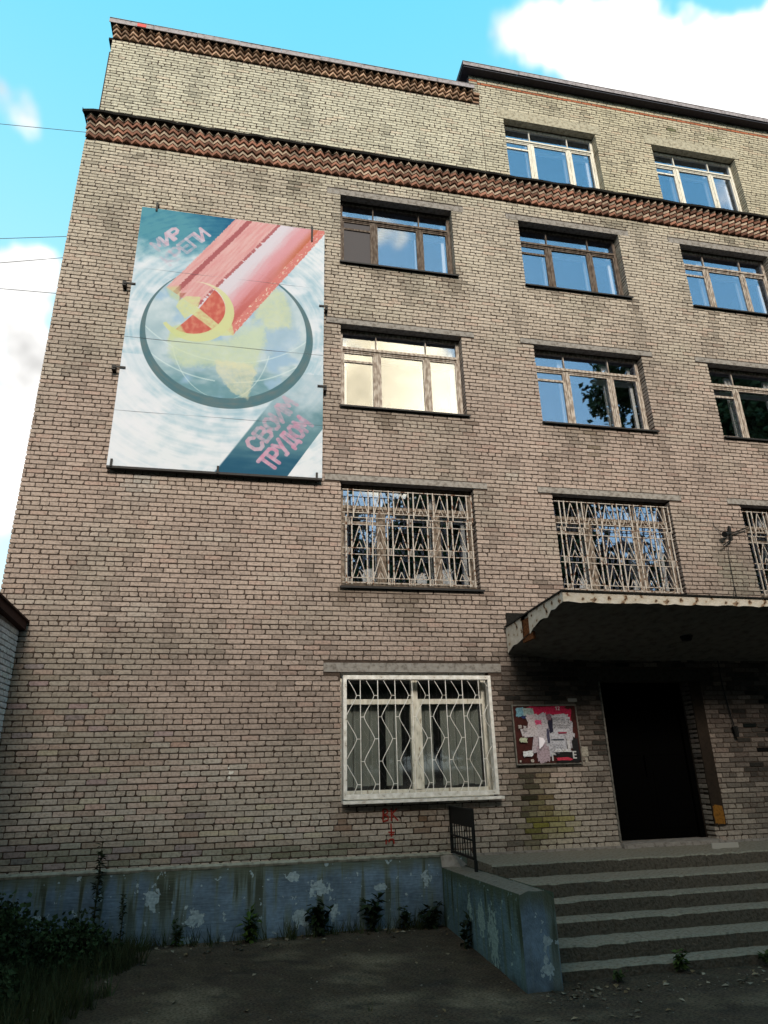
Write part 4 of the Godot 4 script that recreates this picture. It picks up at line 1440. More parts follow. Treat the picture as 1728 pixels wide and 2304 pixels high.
func ground_window(b: Node) -> void:
	var win := node("window", b, Vector3(1.49, 1.68, 0))
	var w := 2.355
	var h := 1.815
	var st := new_st()
	for q in [[0.0, 0.0, 0.09, h], [w - 0.09, 0.0, w, h], [0.09, 0.0, w - 0.09, 0.13], [0.09, h - 0.08, w - 0.09, h]]:
		box(st, Vector3(q[0], q[1], -0.21), Vector3(q[2], q[3], -0.13))
	put("frame", st.commit(), M.wood_white, win)
	st = new_st()
	box(st, Vector3(1.10, 0.13, -0.21), Vector3(1.27, 1.345, -0.125))
	box(st, Vector3(1.15, 0.13, -0.125), Vector3(1.22, 1.345, -0.11))
	put("mullion", st.commit(), M.wood_white, win)
	st = new_st()
	box(st, Vector3(0.09, 1.345, -0.21), Vector3(w - 0.09, 1.42, -0.12))
	put("transom", st.commit(), M.wood_white, win)
	st = new_st()
	box(st, Vector3(1.12, 1.42, -0.21), Vector3(1.22, h - 0.08, -0.13))
	put("glazing_bar", st.commit(), M.wood_white, win)
	for q in [[0.08, 0.12, 1.11, 1.35], [1.26, 0.12, w - 0.08, 1.35], [0.08, 1.41, 1.13, h - 0.07], [1.21, 1.41, w - 0.08, h - 0.07]]:
		st = new_st()
		box(st, Vector3(q[0], q[1], -0.172), Vector3(q[2], q[3], -0.168))
		put("pane", st.commit(), M.clear_glass, win)
	# strips of a vertical blind behind the glass
	var n := 17
	for k in n:
		if k == 4 or k == 7 or k == 11:
			continue
		st = new_st()
		var x := 0.10 + (w - 0.22) * k / n
		var yaw := rng.randf_range(-0.5, 0.35)
		var t := Transform3D(Basis(Vector3.UP, yaw), Vector3(x + 0.06, 0.0, -0.26))
		box(st, Vector3(-0.062, 0.16 + rng.randf_range(0, .03), -0.001), Vector3(0.062, 1.36, 0.001), t)
		put("blind_strip", st.commit(), M.curtain, win)

func build_entrance(b: Node) -> void:
	# dark lobby behind the doorway
	var st := new_st()
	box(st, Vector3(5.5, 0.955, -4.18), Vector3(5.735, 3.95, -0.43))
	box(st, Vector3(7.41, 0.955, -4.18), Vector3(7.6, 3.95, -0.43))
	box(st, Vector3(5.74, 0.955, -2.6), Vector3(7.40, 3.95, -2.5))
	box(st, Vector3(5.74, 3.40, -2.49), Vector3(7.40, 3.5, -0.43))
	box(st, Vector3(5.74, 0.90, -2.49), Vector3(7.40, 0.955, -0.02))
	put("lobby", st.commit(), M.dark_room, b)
	var d := node("entrance_door", b, Vector3(5.745, 0.96, -0.30))
	st = new_st()
	box(st, Vector3(0.0, 0.0, -0.06), Vector3(0.09, 2.39, 0.05))
	box(st, Vector3(1.565, 0.0, -0.06), Vector3(1.655, 2.39, 0.05))
	box(st, Vector3(0.09, 2.30, -0.06), Vector3(1.565, 2.39, 0.05))
	put("frame", st.commit(), M.dark_room, d)
	for k in 2:
		st = new_st()
		var x0 := 0.092 + k * 0.737
		box(st, Vector3(x0, 0.01, -0.05), Vector3(x0 + 0.733, 2.298, -0.005))
		for y in [0.15, 1.25]:
			box(st, Vector3(x0 + 0.10, y, -0.005), Vector3(x0 + 0.63, y + 0.85, 0.006))
		var leaf := put("door_leaf", st.commit(), M.dark_room, d)
	st = new_st()
	box(st, Vector3(0.79, 0.95, -0.004), Vector3(0.815, 1.25, 0.045))
	put("handle", st.commit(), M.dark_room, d)
	# jambs: a pale trimmed edge on the left, a brown painted post on the right
	st = new_st()
	box(st, Vector3(5.748, 0.96, -0.28), Vector3(5.775, 3.352, 0.004))
	put("door_jamb", st.commit(), mat(lin(0.14, 0.135, 0.125), 0.9, M.concrete.albedo_texture, 1.0), b)
	st = new_st()
	box(st, Vector3(7.402, 1.14, -0.12), Vector3(7.61, 3.352, 0.022))
	put("door_post", st.commit(), mat(lin(0.018, 0.012, 0.008), 0.9, M.concrete.albedo_texture, 1.0), b)
	st = new_st()
	torn(st, 7.506, 1.30, 0.20, 0.30, 0.0235, rng, 0.10)
	put("paint_patch", st.commit(), mat(lin(0.19, 0.085, 0.012), 0.9, M.concrete.albedo_texture, 1.5), b)
	st = new_st()
	box(st, Vector3(5.745, 0.86, -0.43), Vector3(7.405, 0.958, 0.12))
	put("threshold", st.commit(), M.concrete, b)
	# canopy: a slab that thins towards its front edge
	var can := node("canopy", b)
	st = new_st()
	var x0 := 4.22
	var x1 := 9.3
	var n := 26
	var zf := 2.10
	for k in n:
		var xa := lerpf(x0, x1, float(k) / n)
		var xb := lerpf(x0, x1, float(k + 1) / n)
		for j in 6:
			var za := zf * j / 6.0
			var zb := zf * (j + 1) / 6.0
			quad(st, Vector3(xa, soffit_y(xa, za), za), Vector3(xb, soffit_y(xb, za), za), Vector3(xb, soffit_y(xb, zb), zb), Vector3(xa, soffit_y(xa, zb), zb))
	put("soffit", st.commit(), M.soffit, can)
	st = new_st()
	var rc := RandomNumberGenerator.new()
	rc.seed = 12
	var drop := 0.0
	for k in 60:
		var xa := lerpf(x0, x1, k / 60.0)
		var xb := lerpf(x0, x1, (k + 1) / 60.0)
		var d2 := rc.randf_range(-0.012, 0.010)
		quad(st, Vector3(xa, 4.15 + drop, zf), Vector3(xb, 4.15 + d2, zf), Vector3(xb, 4.295 - 0.045 * (k + 1) / 60.0, zf + 0.01), Vector3(xa, 4.295 - 0.045 * k / 60.0, zf + 0.01))
		quad(st, Vector3(xa, 4.18, zf - 0.05), Vector3(xb, 4.18, zf - 0.05), Vector3(xb, 4.15 + d2, zf), Vector3(xa, 4.15 + drop, zf))
		drop = d2
	var pd := 3.80
	for k in 16:      # the left cheek, its plaster broken along the lower edge
		var za := zf * k / 16.0
		var zb := zf * (k + 1) / 16.0
		var ub := lerpf(3.80, 4.15, float(k + 1) / 16) + rc.randf_range(-0.02, 0.045)
		var inset := 0.0
		if k >= 5 and k <= 6:
			inset = 0.05
		quad(st, Vector3(x0 + inset, pd, za), Vector3(x0 + inset, ub, zb), Vector3(x0 + inset, lerpf(4.215, 4.295, float(k + 1) / 16), zb), Vector3(x0 + inset, lerpf(4.215, 4.295, float(k) / 16), za))
		pd = ub
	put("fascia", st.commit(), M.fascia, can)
	st = new_st()
	for k in 12:
		var xa := lerpf(x0 - 0.02, x1, k / 12.0)
		var xb := lerpf(x0 - 0.02, x1, (k + 1) / 12.0)
		var yf0 := 4.31 - 0.045 * k / 12.0
		var yf1 := 4.31 - 0.045 * (k + 1) / 12.0
		quad(st, Vector3(xa, yf0, zf + 0.03), Vector3(xb, yf1, zf + 0.03), Vector3(xb, 4.245, 0.0), Vector3(xa, 4.245, 0.0))
		quad(st, Vector3(xa, yf0 - 0.022, zf + 0.03), Vector3(xb, yf1 - 0.022, zf + 0.03), Vector3(xb, yf1, zf + 0.03), Vector3(xa, yf0, zf + 0.03))
		quad(st, Vector3(xa, yf0 - 0.02, zf + 0.005), Vector3(xb, yf1 - 0.02, zf + 0.005), Vector3(xb, yf1 - 0.022, zf + 0.03), Vector3(xa, yf0 - 0.022, zf + 0.03))
	quad(st, Vector3(x0 - 0.025, 4.215, 0.02), Vector3(x0 - 0.025, 4.29, zf + 0.03), Vector3(x0 - 0.02, 4.312, zf + 0.03), Vector3(x0 - 0.02, 4.245, 0.02))
	put("roofing_felt", st.commit(), M.felt, can)
	st = new_st()
	box(st, Vector3(4.24, 4.20, 0.004), Vector3(4.62, 4.46, 0.022))
	put("tar_patch", st.commit(), M.felt, can)
	# rust-brown spalled part of the cheek
	st = new_st()
	box(st, Vector3(x0 + 0.02, 3.86, 0.60), Vector3(x0 + 0.06, 4.20, 0.98))
	put("rusty_patch", st.commit(), M.rust, can)
	st = new_st()
	for a in 1:
		var rim := []
		for k in 15:
			rim.append(Vector3(cos(TAU * k / 14.0) * 0.10, 0, sin(TAU * k / 14.0) * 0.10))
		for k in 14:
			quad(st, rim[k] * 0.7 + Vector3(0, -0.07, 0), rim[k + 1] * 0.7 + Vector3(0, -0.07, 0), rim[k + 1], rim[k])
			tri(st, Vector3(0, -0.085, 0), rim[k + 1] * 0.7 + Vector3(0, -0.07, 0), rim[k] * 0.7 + Vector3(0, -0.07, 0))
	put("lamp_base", st.commit(), M.iron, can, Transform3D(Basis(), Vector3(6.80, 3.925, 1.0)))

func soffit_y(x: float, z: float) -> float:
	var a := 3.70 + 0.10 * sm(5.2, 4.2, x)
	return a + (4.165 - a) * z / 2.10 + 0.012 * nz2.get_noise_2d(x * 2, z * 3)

func wall_top(z: float) -> float:
	return 0.80 + 0.075 * z / 2.92

func coping_y(x: float, z: float) -> float:
	var e := minf(x - 2.905, 3.285 - x) / 0.1
	return wall_top(z) - 0.03 + 0.03 * minf(e, 1.0) - 0.05 * sm(3.165, 3.285, x) * sm(2.52, 2.92, z) + 0.008 * nz2.get_noise_2d(x * 9, z * 5)

func graffiti(b: Node) -> void:
	var gr := node("graffiti", b)
	var strokes := {
		"letter": [[[2.09, 1.395, 2.095, 1.56], [2.095, 1.56, 2.155, 1.55], [2.155, 1.55, 2.16, 1.50], [2.16, 1.50, 2.10, 1.485], [2.10, 1.485, 2.168, 1.46], [2.168, 1.46, 2.165, 1.41], [2.165, 1.41, 2.09, 1.395]],
			[[2.215, 1.40, 2.215, 1.565], [2.30, 1.56, 2.222, 1.49], [2.222, 1.49, 2.312, 1.40]]],
		"mark": [[[2.205, 1.365, 2.21, 1.195], [2.163, 1.255, 2.257, 1.25], [2.18, 1.225, 2.245, 1.225]], [[2.128, 1.10, 2.132, 1.155], [2.175, 1.16, 2.235, 1.165], [2.175, 1.16, 2.17, 1.125], [2.235, 1.165, 2.245, 1.105]]]}
	for kind in strokes:
		for s in strokes[kind]:
			var st := new_st()
			for q in s:
				bar(st, Vector3(q[0], q[1], 0.0035), Vector3(q[2], q[3], 0.0035), 0.020, 0.003, Vector3(0, 0, 1))
			put(kind, st.commit(), M.red_paint, gr)

# ---------------------------------------------------------------- low wing at the left
func build_wing() -> void:
	var w := thing("side_wing", "low whitewashed brick wing with a dark red eave at the left edge", "building")
	var st := new_st()
	box(st, Vector3(-7.5, 0, 0.03), Vector3(-3.121, 4.10, 3.6))
	put("mortar_wall", st.commit(), mat(lin(0.20, 0.20, 0.20), 0.95, M.brick.albedo_texture, 1.2), w)
	var list := []
	var keep := holes
	holes = []
	lay_bricks(list, -3.6, -0.01, 0.964, 4.08, 0.0)
	holes = keep
	var xf := Transform3D(Basis(Vector3.UP, PI / 2), Vector3(-3.11, 0, 0))
	brickwork(w, list, 300, xf, true)
	st = new_st()
	var t := Transform3D(Basis(Vector3.RIGHT, -0.055), Vector3(-3.03, 4.06, 0.01))
	box(st, Vector3(-4.6, 0, 0), Vector3(0, 0.11, 3.8), t)
	box(st, Vector3(-4.6, 0.11, 0), Vector3(0.03, 0.135, 3.83), t)
	put("eave", st.commit(), mat(lin(0.045, 0.020, 0.016), 0.85, M.brick.albedo_texture, 1.0), w)

# ---------------------------------------------------------------- steps and their side wall
func build_steps() -> void:
	var s := thing("entrance_steps", "worn concrete steps and landing under the entrance canopy", "steps")
	var ys := [0.90, 0.742, 0.584, 0.426, 0.268, 0.11]
	var zs := [1.09, 1.62, 1.86, 2.12, 2.47, 2.70]
	var cuts := [[3.29, 6.4, 9.9], [3.29, 5.6, 9.9], [3.29, 7.1, 9.9], [3.29, 4.15, 9.9], [3.29, 4.55, 9.9], [3.29, 6.0, 9.9]]
	for k in 6:
		for i in 2:
			var st := new_st()
			var xa: float = cuts[k][i] + (0.004 if i else 0.0)
			var xb: float = cuts[k][i + 1] - 0.004
			var zb: float = -0.02 if k == 0 else zs[k - 1] - 0.06
			if k == 0:
				zb = 0.035
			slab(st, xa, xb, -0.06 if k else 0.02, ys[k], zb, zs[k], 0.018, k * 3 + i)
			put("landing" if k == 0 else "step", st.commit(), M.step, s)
	var w := thing("stair_side_wall", "blue painted concrete wall beside the steps with peeling paint on its end", "low wall")
	var st := new_st()
	var pt := plinth_image(512, 190, 2.9, 0.9, 99, [[2.0, 0.4, 0.2, 0.3], [1.6, 0.5, 0.15, 0.2], [1.2, 0.55, 0.1, 0.15]])
	var xl := 2.905
	var xr := 3.285
	var zf := 2.92
	quv(st, Vector3(xl, -0.1, 0.08), Vector3(xl, -0.1, zf), Vector3(xl, wall_top(zf) - 0.02, zf), Vector3(xl, wall_top(0) - 0.02, 0.08), Vector2(0, 1), Vector2(1, 1), Vector2(1, 0), Vector2(0, 0))
	quv(st, Vector3(xr, -0.1, zf), Vector3(xr, -0.1, 0.04), Vector3(xr, wall_top(0) - 0.02, 0.04), Vector3(xr, wall_top(zf) - 0.02, zf), Vector2(0, 1), Vector2(1, 1), Vector2(1, 0), Vector2(0, 0))
	var side_m := uv_mat(pt, M.ground_bump if M.has("ground_bump") else noise_tex(0.05, [], 512, 5, 52))
	side_m.albedo_color = Color(0.86, 0.92, 0.86)
	put("side_face", st.commit(), side_m, w)
	st = new_st()
	var pe := plinth_image(120, 260, 0.4, 0.9, 55, [[0.26, 0.50, 0.06, 0.055], [0.24, 0.42, 0.03, 0.05], [0.25, 0.27, 0.075, 0.06], [0.23, 0.34, 0.04, 0.05]])
	for i in 4:
		var xa := lerpf(xl, xr, i / 4.0)
		var xb := lerpf(xl, xr, (i + 1) / 4.0)
		quv(st, Vector3(xa, -0.1, zf + 0.004), Vector3(xb, -0.1, zf + 0.004), Vector3(xb, coping_y(xb, zf) + 0.002, zf), Vector3(xa, coping_y(xa, zf) + 0.002, zf), Vector2(i / 4.0, 1), Vector2((i + 1) / 4.0, 1), Vector2((i + 1) / 4.0, 0), Vector2(i / 4.0, 0))
	put("end_face", st.commit(), uv_mat(pe, side_m.heightmap_texture), w)
	st = new_st()
	for k in 14:
		var za := 0.04 + (zf - 0.04) * k / 14.0
		var zb := 0.04 + (zf - 0.04) * (k + 1) / 14.0
		for i in 4:
			var xa := lerpf(xl, xr, i / 4.0)
			var xb := lerpf(xl, xr, (i + 1) / 4.0)
			quad(st, Vector3(xa, coping_y(xa, zb), zb), Vector3(xb, coping_y(xb, zb), zb), Vector3(xb, coping_y(xb, za), za), Vector3(xa, coping_y(xa, za), za))
	put("coping", st.commit(), mat(lin(0.15, 0.145, 0.13), 0.95, M.concrete.albedo_texture, 1.6, M.concrete.heightmap_texture, 0.8), w)
	st = new_st()         # a haunch of mortar where the wall meets the ledge
	quad(st, Vector3(xl - 0.01, 0.79, 0.12), Vector3(3.12, 0.80, 0.30), Vector3(3.10, 0.955, 0.07), Vector3(xl - 0.01, 0.945, 0.075))
	tri(st, Vector3(3.12, 0.80, 0.30), Vector3(3.3, 0.8, 0.05), Vector3(3.10, 0.955, 0.07))
	put("mortar_haunch", st.commit(), M.concrete, w)

func slab(st: SurfaceTool, xa: float, xb: float, y0: float, y1: float, zb: float, zf: float, bev: float, sd: int) -> void:
	var n := maxi(4, int((xb - xa) / 0.10))
	var r := RandomNumberGenerator.new()
	r.seed = 100 + sd
	var pr := []
	for k in n + 1:
		var dz := r.randf_range(-0.004, 0.003) - (0.020 if r.randf() < 0.10 else 0.0)
		var dy := r.randf_range(-0.0015, 0.0015) - (0.012 if r.randf() < 0.10 else 0.0)
		var x := lerpf(xa, xb, float(k) / n)
		pr.append([Vector3(x, y0, zf + dz - 0.012), Vector3(x, y1 - bev + dy, zf + dz), Vector3(x, y1 + dy, zf - bev + dz), Vector3(x, y1 + dy * 0.5, zb)])
	for k in n:
		for i in 3:      # pale treads and dark risers: dirt plus step shading put into the colour
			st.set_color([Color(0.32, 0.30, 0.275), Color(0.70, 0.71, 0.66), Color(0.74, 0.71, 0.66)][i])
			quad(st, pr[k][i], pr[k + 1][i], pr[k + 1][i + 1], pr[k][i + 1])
	for e in [0, n]:
		quad(st, pr[e][0], pr[e][1], pr[e][2], pr[e][3])
		tri(st, pr[e][0], pr[e][3], Vector3(pr[e][0].x, y0, zb))

# ---------------------------------------------------------------- small things on and by the wall
func torn(st: SurfaceTool, cx: float, cy: float, w: float, h: float, z: float, r: RandomNumberGenerator, rag := 0.12) -> void:
	var ring := []
	var n := 22
	for k in n:
		var a := TAU * k / n
		var sx := signf(cos(a)) * pow(absf(cos(a)), 0.35)
		var sy := signf(sin(a)) * pow(absf(sin(a)), 0.35)
		var j := 1.0 - rag * r.randf() * 2.0
		ring.append(Vector3(cx + sx * w / 2 * j, cy + sy * h / 2 * j, z + r.randf_range(0, 0.002)))
	var c := Vector3(cx, cy, z + 0.001)
	for k in n:
		tri(st, c, ring[k], ring[(k + 1) % n])

func build_small() -> void:
	var r := RandomNumberGenerator.new()
	r.seed = 77
	# notice board
	var nb := thing("notice_board", "dark red notice board layered with torn posters beside the doorway", "notice board", Vector3(4.18, 2.10, 0.0))
	var st := new_st()
	box(st, Vector3(0.012, 0.012, 0.012), Vector3(1.085, 0.878, 0.034))
	put("back_panel", st.commit(), mat(lin(0.055, 0.012, 0.010), 0.7, M.concrete.albedo_texture, 1.2), nb)
	st = new_st()
	for q in [[0, 0, 0.02, 0.89], [1.077, 0, 1.097, 0.89], [0.02, 0, 1.077, 0.02], [0.02, 0.87, 1.077, 0.89]]:
		box(st, Vector3(q[0], q[1], 0.008), Vector3(q[2], q[3], 0.046))
	put("frame", st.commit(), mat(lin(0.17, 0.16, 0.145), 0.7, M.concrete.albedo_texture, 1.0), nb)
	var z := 0.036
	var papers := [
		# centre x, y, width, height, colour
		[0.60, 0.80, 0.75, 0.15, Color(0.40, 0.015, 0.06)], [0.92, 0.70, 0.16, 0.25, Color(0.36, 0.012, 0.05)], [0.13, 0.78, 0.14, 0.14, Color(0.13, 0.27, 0.36)], [0.27, 0.77, 0.17, 0.15, Color(0.26, 0.33, 0.33)], [0.22, 0.70, 0.14, 0.05, Color(0.02, 0.03, 0.10)],
		[0.52, 0.42, 0.46, 0.62, Color(0.33, 0.30, 0.35)], [0.86, 0.46, 0.30, 0.46, Color(0.30, 0.30, 0.35)], [0.34, 0.62, 0.24, 0.24, Color(0.42, 0.37, 0.41)], [0.27, 0.47, 0.30, 0.14, Color(0.38, 0.36, 0.40)], [0.47, 0.52, 0.20, 0.50, Color(0.35, 0.33, 0.38)], [0.42, 0.62, 0.12, 0.07, Color(0.45, 0.06, 0.15)],
		[0.78, 0.58, 0.34, 0.32, Color(0.37, 0.37, 0.42)], [0.70, 0.33, 0.32, 0.40, Color(0.34, 0.35, 0.41)], [0.45, 0.16, 0.20, 0.26, Color(0.30, 0.24, 0.29)], [0.62, 0.60, 0.08, 0.26, Color(0.012, 0.012, 0.03)], [0.93, 0.36, 0.18, 0.24, Color(0.33, 0.33, 0.38)],
		[0.60, 0.70, 0.08, 0.10, Color(0.16, 0.09, 0.12)], [0.56, 0.42, 0.05, 0.22, Color(0.05, 0.05, 0.09)], [0.72, 0.36, 0.24, 0.02, Color(0.04, 0.05, 0.07)], [0.80, 0.46, 0.14, 0.03, Color(0.20, 0.03, 0.06)],
		[0.84, 0.10, 0.40, 0.16, Color(0.008, 0.008, 0.009)], [0.78, 0.075, 0.26, 0.045, Color(0.38, 0.03, 0.06)], [1.00, 0.22, 0.12, 0.36, Color(0.010, 0.010, 0.012)], [0.19, 0.16, 0.17, 0.09, Color(0.52, 0.55, 0.60)], [0.14, 0.36, 0.13, 0.07, Color(0.36, 0.40, 0.30)],
		[0.10, 0.56, 0.06, 0.05, Color(0.28, 0.26, 0.26)], [0.18, 0.53, 0.05, 0.09, Color(0.30, 0.28, 0.30)], [0.88, 0.28, 0.05, 0.16, Color(0.42, 0.42, 0.46)], [0.78, 0.20, 0.30, 0.05, Color(0.44, 0.45, 0.50)], [0.055, 0.055, 0.03, 0.03, Color(0.4, 0.38, 0.36)], [0.25, 0.06, 0.05, 0.04, Color(0.4, 0.38, 0.36)]]
	for p in papers:
		st = new_st()
		torn(st, p[0], p[1], p[2] * 1.14, p[3] * 1.16, z, r, 0.17)
		z += 0.0012
		var c: Color = p[4]
		put("poster", st.commit(), mat(lin(c.r * 1.35, c.g * 1.35, c.b * 1.35), 0.7, M.concrete.albedo_texture, 2.5), nb)
	# printed lines and characters left on the scraps
	var ink := mat(lin(0.03, 0.03, 0.035), 0.8)
	st = new_st()
	for k in 7:
		var y := 0.68 - k * 0.024
		var x := 0.66
		while x < 0.92:
			var l := r.randf_range(0.012, 0.04)
			if r.randf() < 0.8:
				box(st, Vector3(x, y, z), Vector3(x + l, y + 0.007, z + 0.0006))
			x += l + 0.008
	for k in 5:
		var y := 0.28 - k * 0.02
		var x := 0.58
		while x < 0.80:
			var l := r.randf_range(0.01, 0.03)
			if r.randf() < 0.5:
				box(st, Vector3(x, y, z), Vector3(x + l, y + 0.006, z + 0.0006))
			x += l + 0.012
	put("print", st.commit(), ink, nb)
	lettering(nb, "12", Vector3(0.755, 0.805, z + 0.001), 0.055, mat(lin(0.5, 0.45, 0.48), 0.8))
	lettering(nb, "Е", Vector3(0.955, 0.085, z + 0.001), 0.11, mat(lin(0.42, 0.42, 0.44), 0.8))
	lettering(nb, "Г", Vector3(0.60, 0.06, z + 0.001), 0.11, mat(lin(0.42, 0.42, 0.44), 0.8))
	st = new_st()       # a curl of paper that hangs off
	var pv := [Vector3(0.395, 0.40, z), Vector3(0.455, 0.385, z + 0.02), Vector3(0.475, 0.34, z + 0.035), Vector3(0.43, 0.27, z + 0.03), Vector3(0.375, 0.22, z + 0.015)]
	tri(st, pv[0], pv[2], pv[1])
	tri(st, pv[0], pv[3], pv[2])
	tri(st, pv[0], pv[4], pv[3])
	put("curled_paper", st.commit(), mat(lin(0.72, 0.68, 0.76), 0.7), nb)
	st = new_st()
	torn(st, 0, 0, 0.17, 0.06, 0.006, r, 0.05)
	var s1 := put("paper_scrap", st.commit(), mat(lin(0.26, 0.25, 0.23), 0.8), self, Transform3D(Basis(), Vector3(5.245, 3.06, 0)))
	tag(s1, "pale paper strip on the brick above the notice board", "paper scrap")
	st = new_st()
	torn(st, 0, 0, 0.13, 0.16, 0.006, r, 0.12)
	torn(st, 0.01, -0.13, 0.06, 0.08, 0.007, r, 0.2)
	var s2 := put("paper_scrap", st.commit(), mat(lin(0.36, 0.34, 0.30), 0.8, M.concrete.albedo_texture, 2.0), self, Transform3D(Basis(), Vector3(5.355, 2.28, 0)))
	tag(s2, "torn paper on the brick between notice board and doorway", "paper scrap")
	st = new_st()
	torn(st, 0, 0, 0.075, 0.05, 0.006, r, 0.2)
	torn(st, -0.02, -0.065, 0.035, 0.05, 0.007, r, 0.25)
	torn(st, -0.035, 0.06, 0.03, 0.03, 0.007, r, 0.25)
	var s3 := put("paper_scrap", st.commit(), mat(lin(0.62, 0.60, 0.56), 0.8), self, Transform3D(Basis(), Vector3(-0.07, 2.10, 0)))
	tag(s3, "small white paper stuck on plain brick left of the white window grille", "paper scrap")
	# iron gate leaf on the side wall
	var g := thing("iron_gate", "small black iron gate of upright bars below the white window grille", "gate", Vector3(3.08, 0.965, 0.03))
	st = new_st()
	for e in [[0.0, 0.03], [1.03, 1.06]]:
		box(st, Vector3(-0.012, 0.0, e[0]), Vector3(0.012, 0.61, e[1]))
	for e in [[0.0, 0.03], [0.585, 0.61], [0.22, 0.24]]:
		box(st, Vector3(-0.014, e[0], 0.03), Vector3(0.014, e[1], 1.03))
	box(st, Vector3(-0.02, -0.16, 0.0), Vector3(0.02, 0.0, 0.03))
	box(st, Vector3(-0.02, -0.13, 1.03), Vector3(0.02, 0.0, 1.06))
	put("frame", st.commit(), M.iron, g)
	for k in 9:
		st = new_st()
		var zz := 0.03 + 1.0 * (k + 0.5) / 9.0
		bar(st, Vector3(0, 0.03, zz), Vector3(0, 0.585, zz), 0.010, 0.014)
		put("upright", st.commit(), M.iron, g)
	st = new_st()
	box(st, Vector3(-0.004, 0.38, 0.03), Vector3(0.004, 0.585, 1.03))
	put("sheet", st.commit(), M.iron, g)
	# broken lamp bracket between the two barred windows at the right
	var br := thing("lamp_bracket", "dark rusty lamp bracket with loose wires on the wall above the canopy", "lamp bracket", Vector3(8.83, 6.05, 0.0))
	st = new_st()
	bar(st, Vector3(0.01, 0.15, 0.05), Vector3(-0.005, -0.13, 0.05), 0.045, 0.03)
	bar(st, Vector3(-0.005, -0.13, 0.05), Vector3(-0.11, -0.17, 0.09), 0.022, 0.022)
	bar(st, Vector3(-0.11, -0.17, 0.09), Vector3(-0.26, -0.26, 0.12), 0.020, 0.020)
	box(st, Vector3(-0.03, 0.02, 0.0), Vector3(0.03, 0.06, 0.05))
	put("arm", st.commit(), M.iron, br)
	st = new_st()
	bar(st, Vector3(0.0, 0.0, 0.06), Vector3(0.39, 0.135, 0.06), 0.025, 0.025)
	bar(st, Vector3(0.0, 0.0, 0.06), Vector3(-0.13, -0.01, 0.12), 0.025, 0.025)
	put("cross_bar", st.commit(), M.iron, br)
	st = new_st()
	tube(st, [Vector3(-0.10, -0.02, 0.10), Vector3(-0.16, -0.04, 0.14), Vector3(-0.22, -0.06, 0.16)], 0.035, 8, 0.055)
	put("lamp_head", st.commit(), M.iron, br)
	st = new_st()
	tube(st, [Vector3(-0.10, -0.17, 0.06), Vector3(-0.115, -0.5, 0.02), Vector3(-0.12, -0.8, 0.015), Vector3(-0.13, -1.0, 0.012), Vector3(-0.125, -1.5, 0.03), Vector3(-0.12, -1.80, 0.05)], 0.006, 5)
	tube(st, [Vector3(-0.13, -1.0, 0.012), Vector3(-0.19, -1.2, 0.02), Vector3(-0.30, -1.30, 0.01)], 0.004, 5)
	tube(st, [Vector3(-0.14, 0.0, 0.06), Vector3(-0.20, 0.06, 0.03), Vector3(-0.28, 0.15, 0.012), Vector3(-0.28, 0.23, 0.008)], 0.006, 5)
	put("wire", st.commit(), M.iron, br)
	# cable hanging from the canopy at the right of the door
	var hc := thing("hanging_cable", "black cable hanging under the canopy right of the doorway", "cable", Vector3(8.06, 3.70, 0.02))
	st = new_st()
	tube(st, [Vector3(-0.02, 0.0, 0.0), Vector3(-0.03, -0.4, 0.005), Vector3(0.0, -0.8, 0.01), Vector3(0.03, -1.1, 0.02)], 0.010, 6)
	put("wire", st.commit(), M.iron, hc)
	st = new_st()
	tube(st, [Vector3(0.03, -1.08, 0.03), Vector3(0.04, -1.18, 0.03), Vector3(0.04, -1.25, 0.03)], 0.05, 8, 0.03)
	put("socket", st.commit(), M.iron, hc)
	st = new_st()
	bar(st, Vector3(0, 0.018, 0), Vector3(0.42, 0.018, 0.03), 0.10, 0.02)
	var pl := put("wooden_lath", st.commit(), mat(lin(0.30, 0.29, 0.27), 0.8), self, Transform3D(Basis(), Vector3(6.85, 0.90, 0.62)))
	tag(pl, "pale thin lath lying on the landing before the doorway", "lath")

func lettering(parent: Node, text: String, at: Vector3, size: float, m: Material) -> void:
	var tm := TextMesh.new()
	tm.text = text
	tm.font_size = 64
	tm.pixel_size = size / 46.0
	tm.depth = 0.001
	var f := SystemFont.new()
	f.font_names = PackedStringArray(["Droid Sans"])
	f.font_weight = 700
	tm.font = f
	put("print", tm, m, parent, Transform3D(Basis(), at + Vector3(0, size * 0.4, 0)))

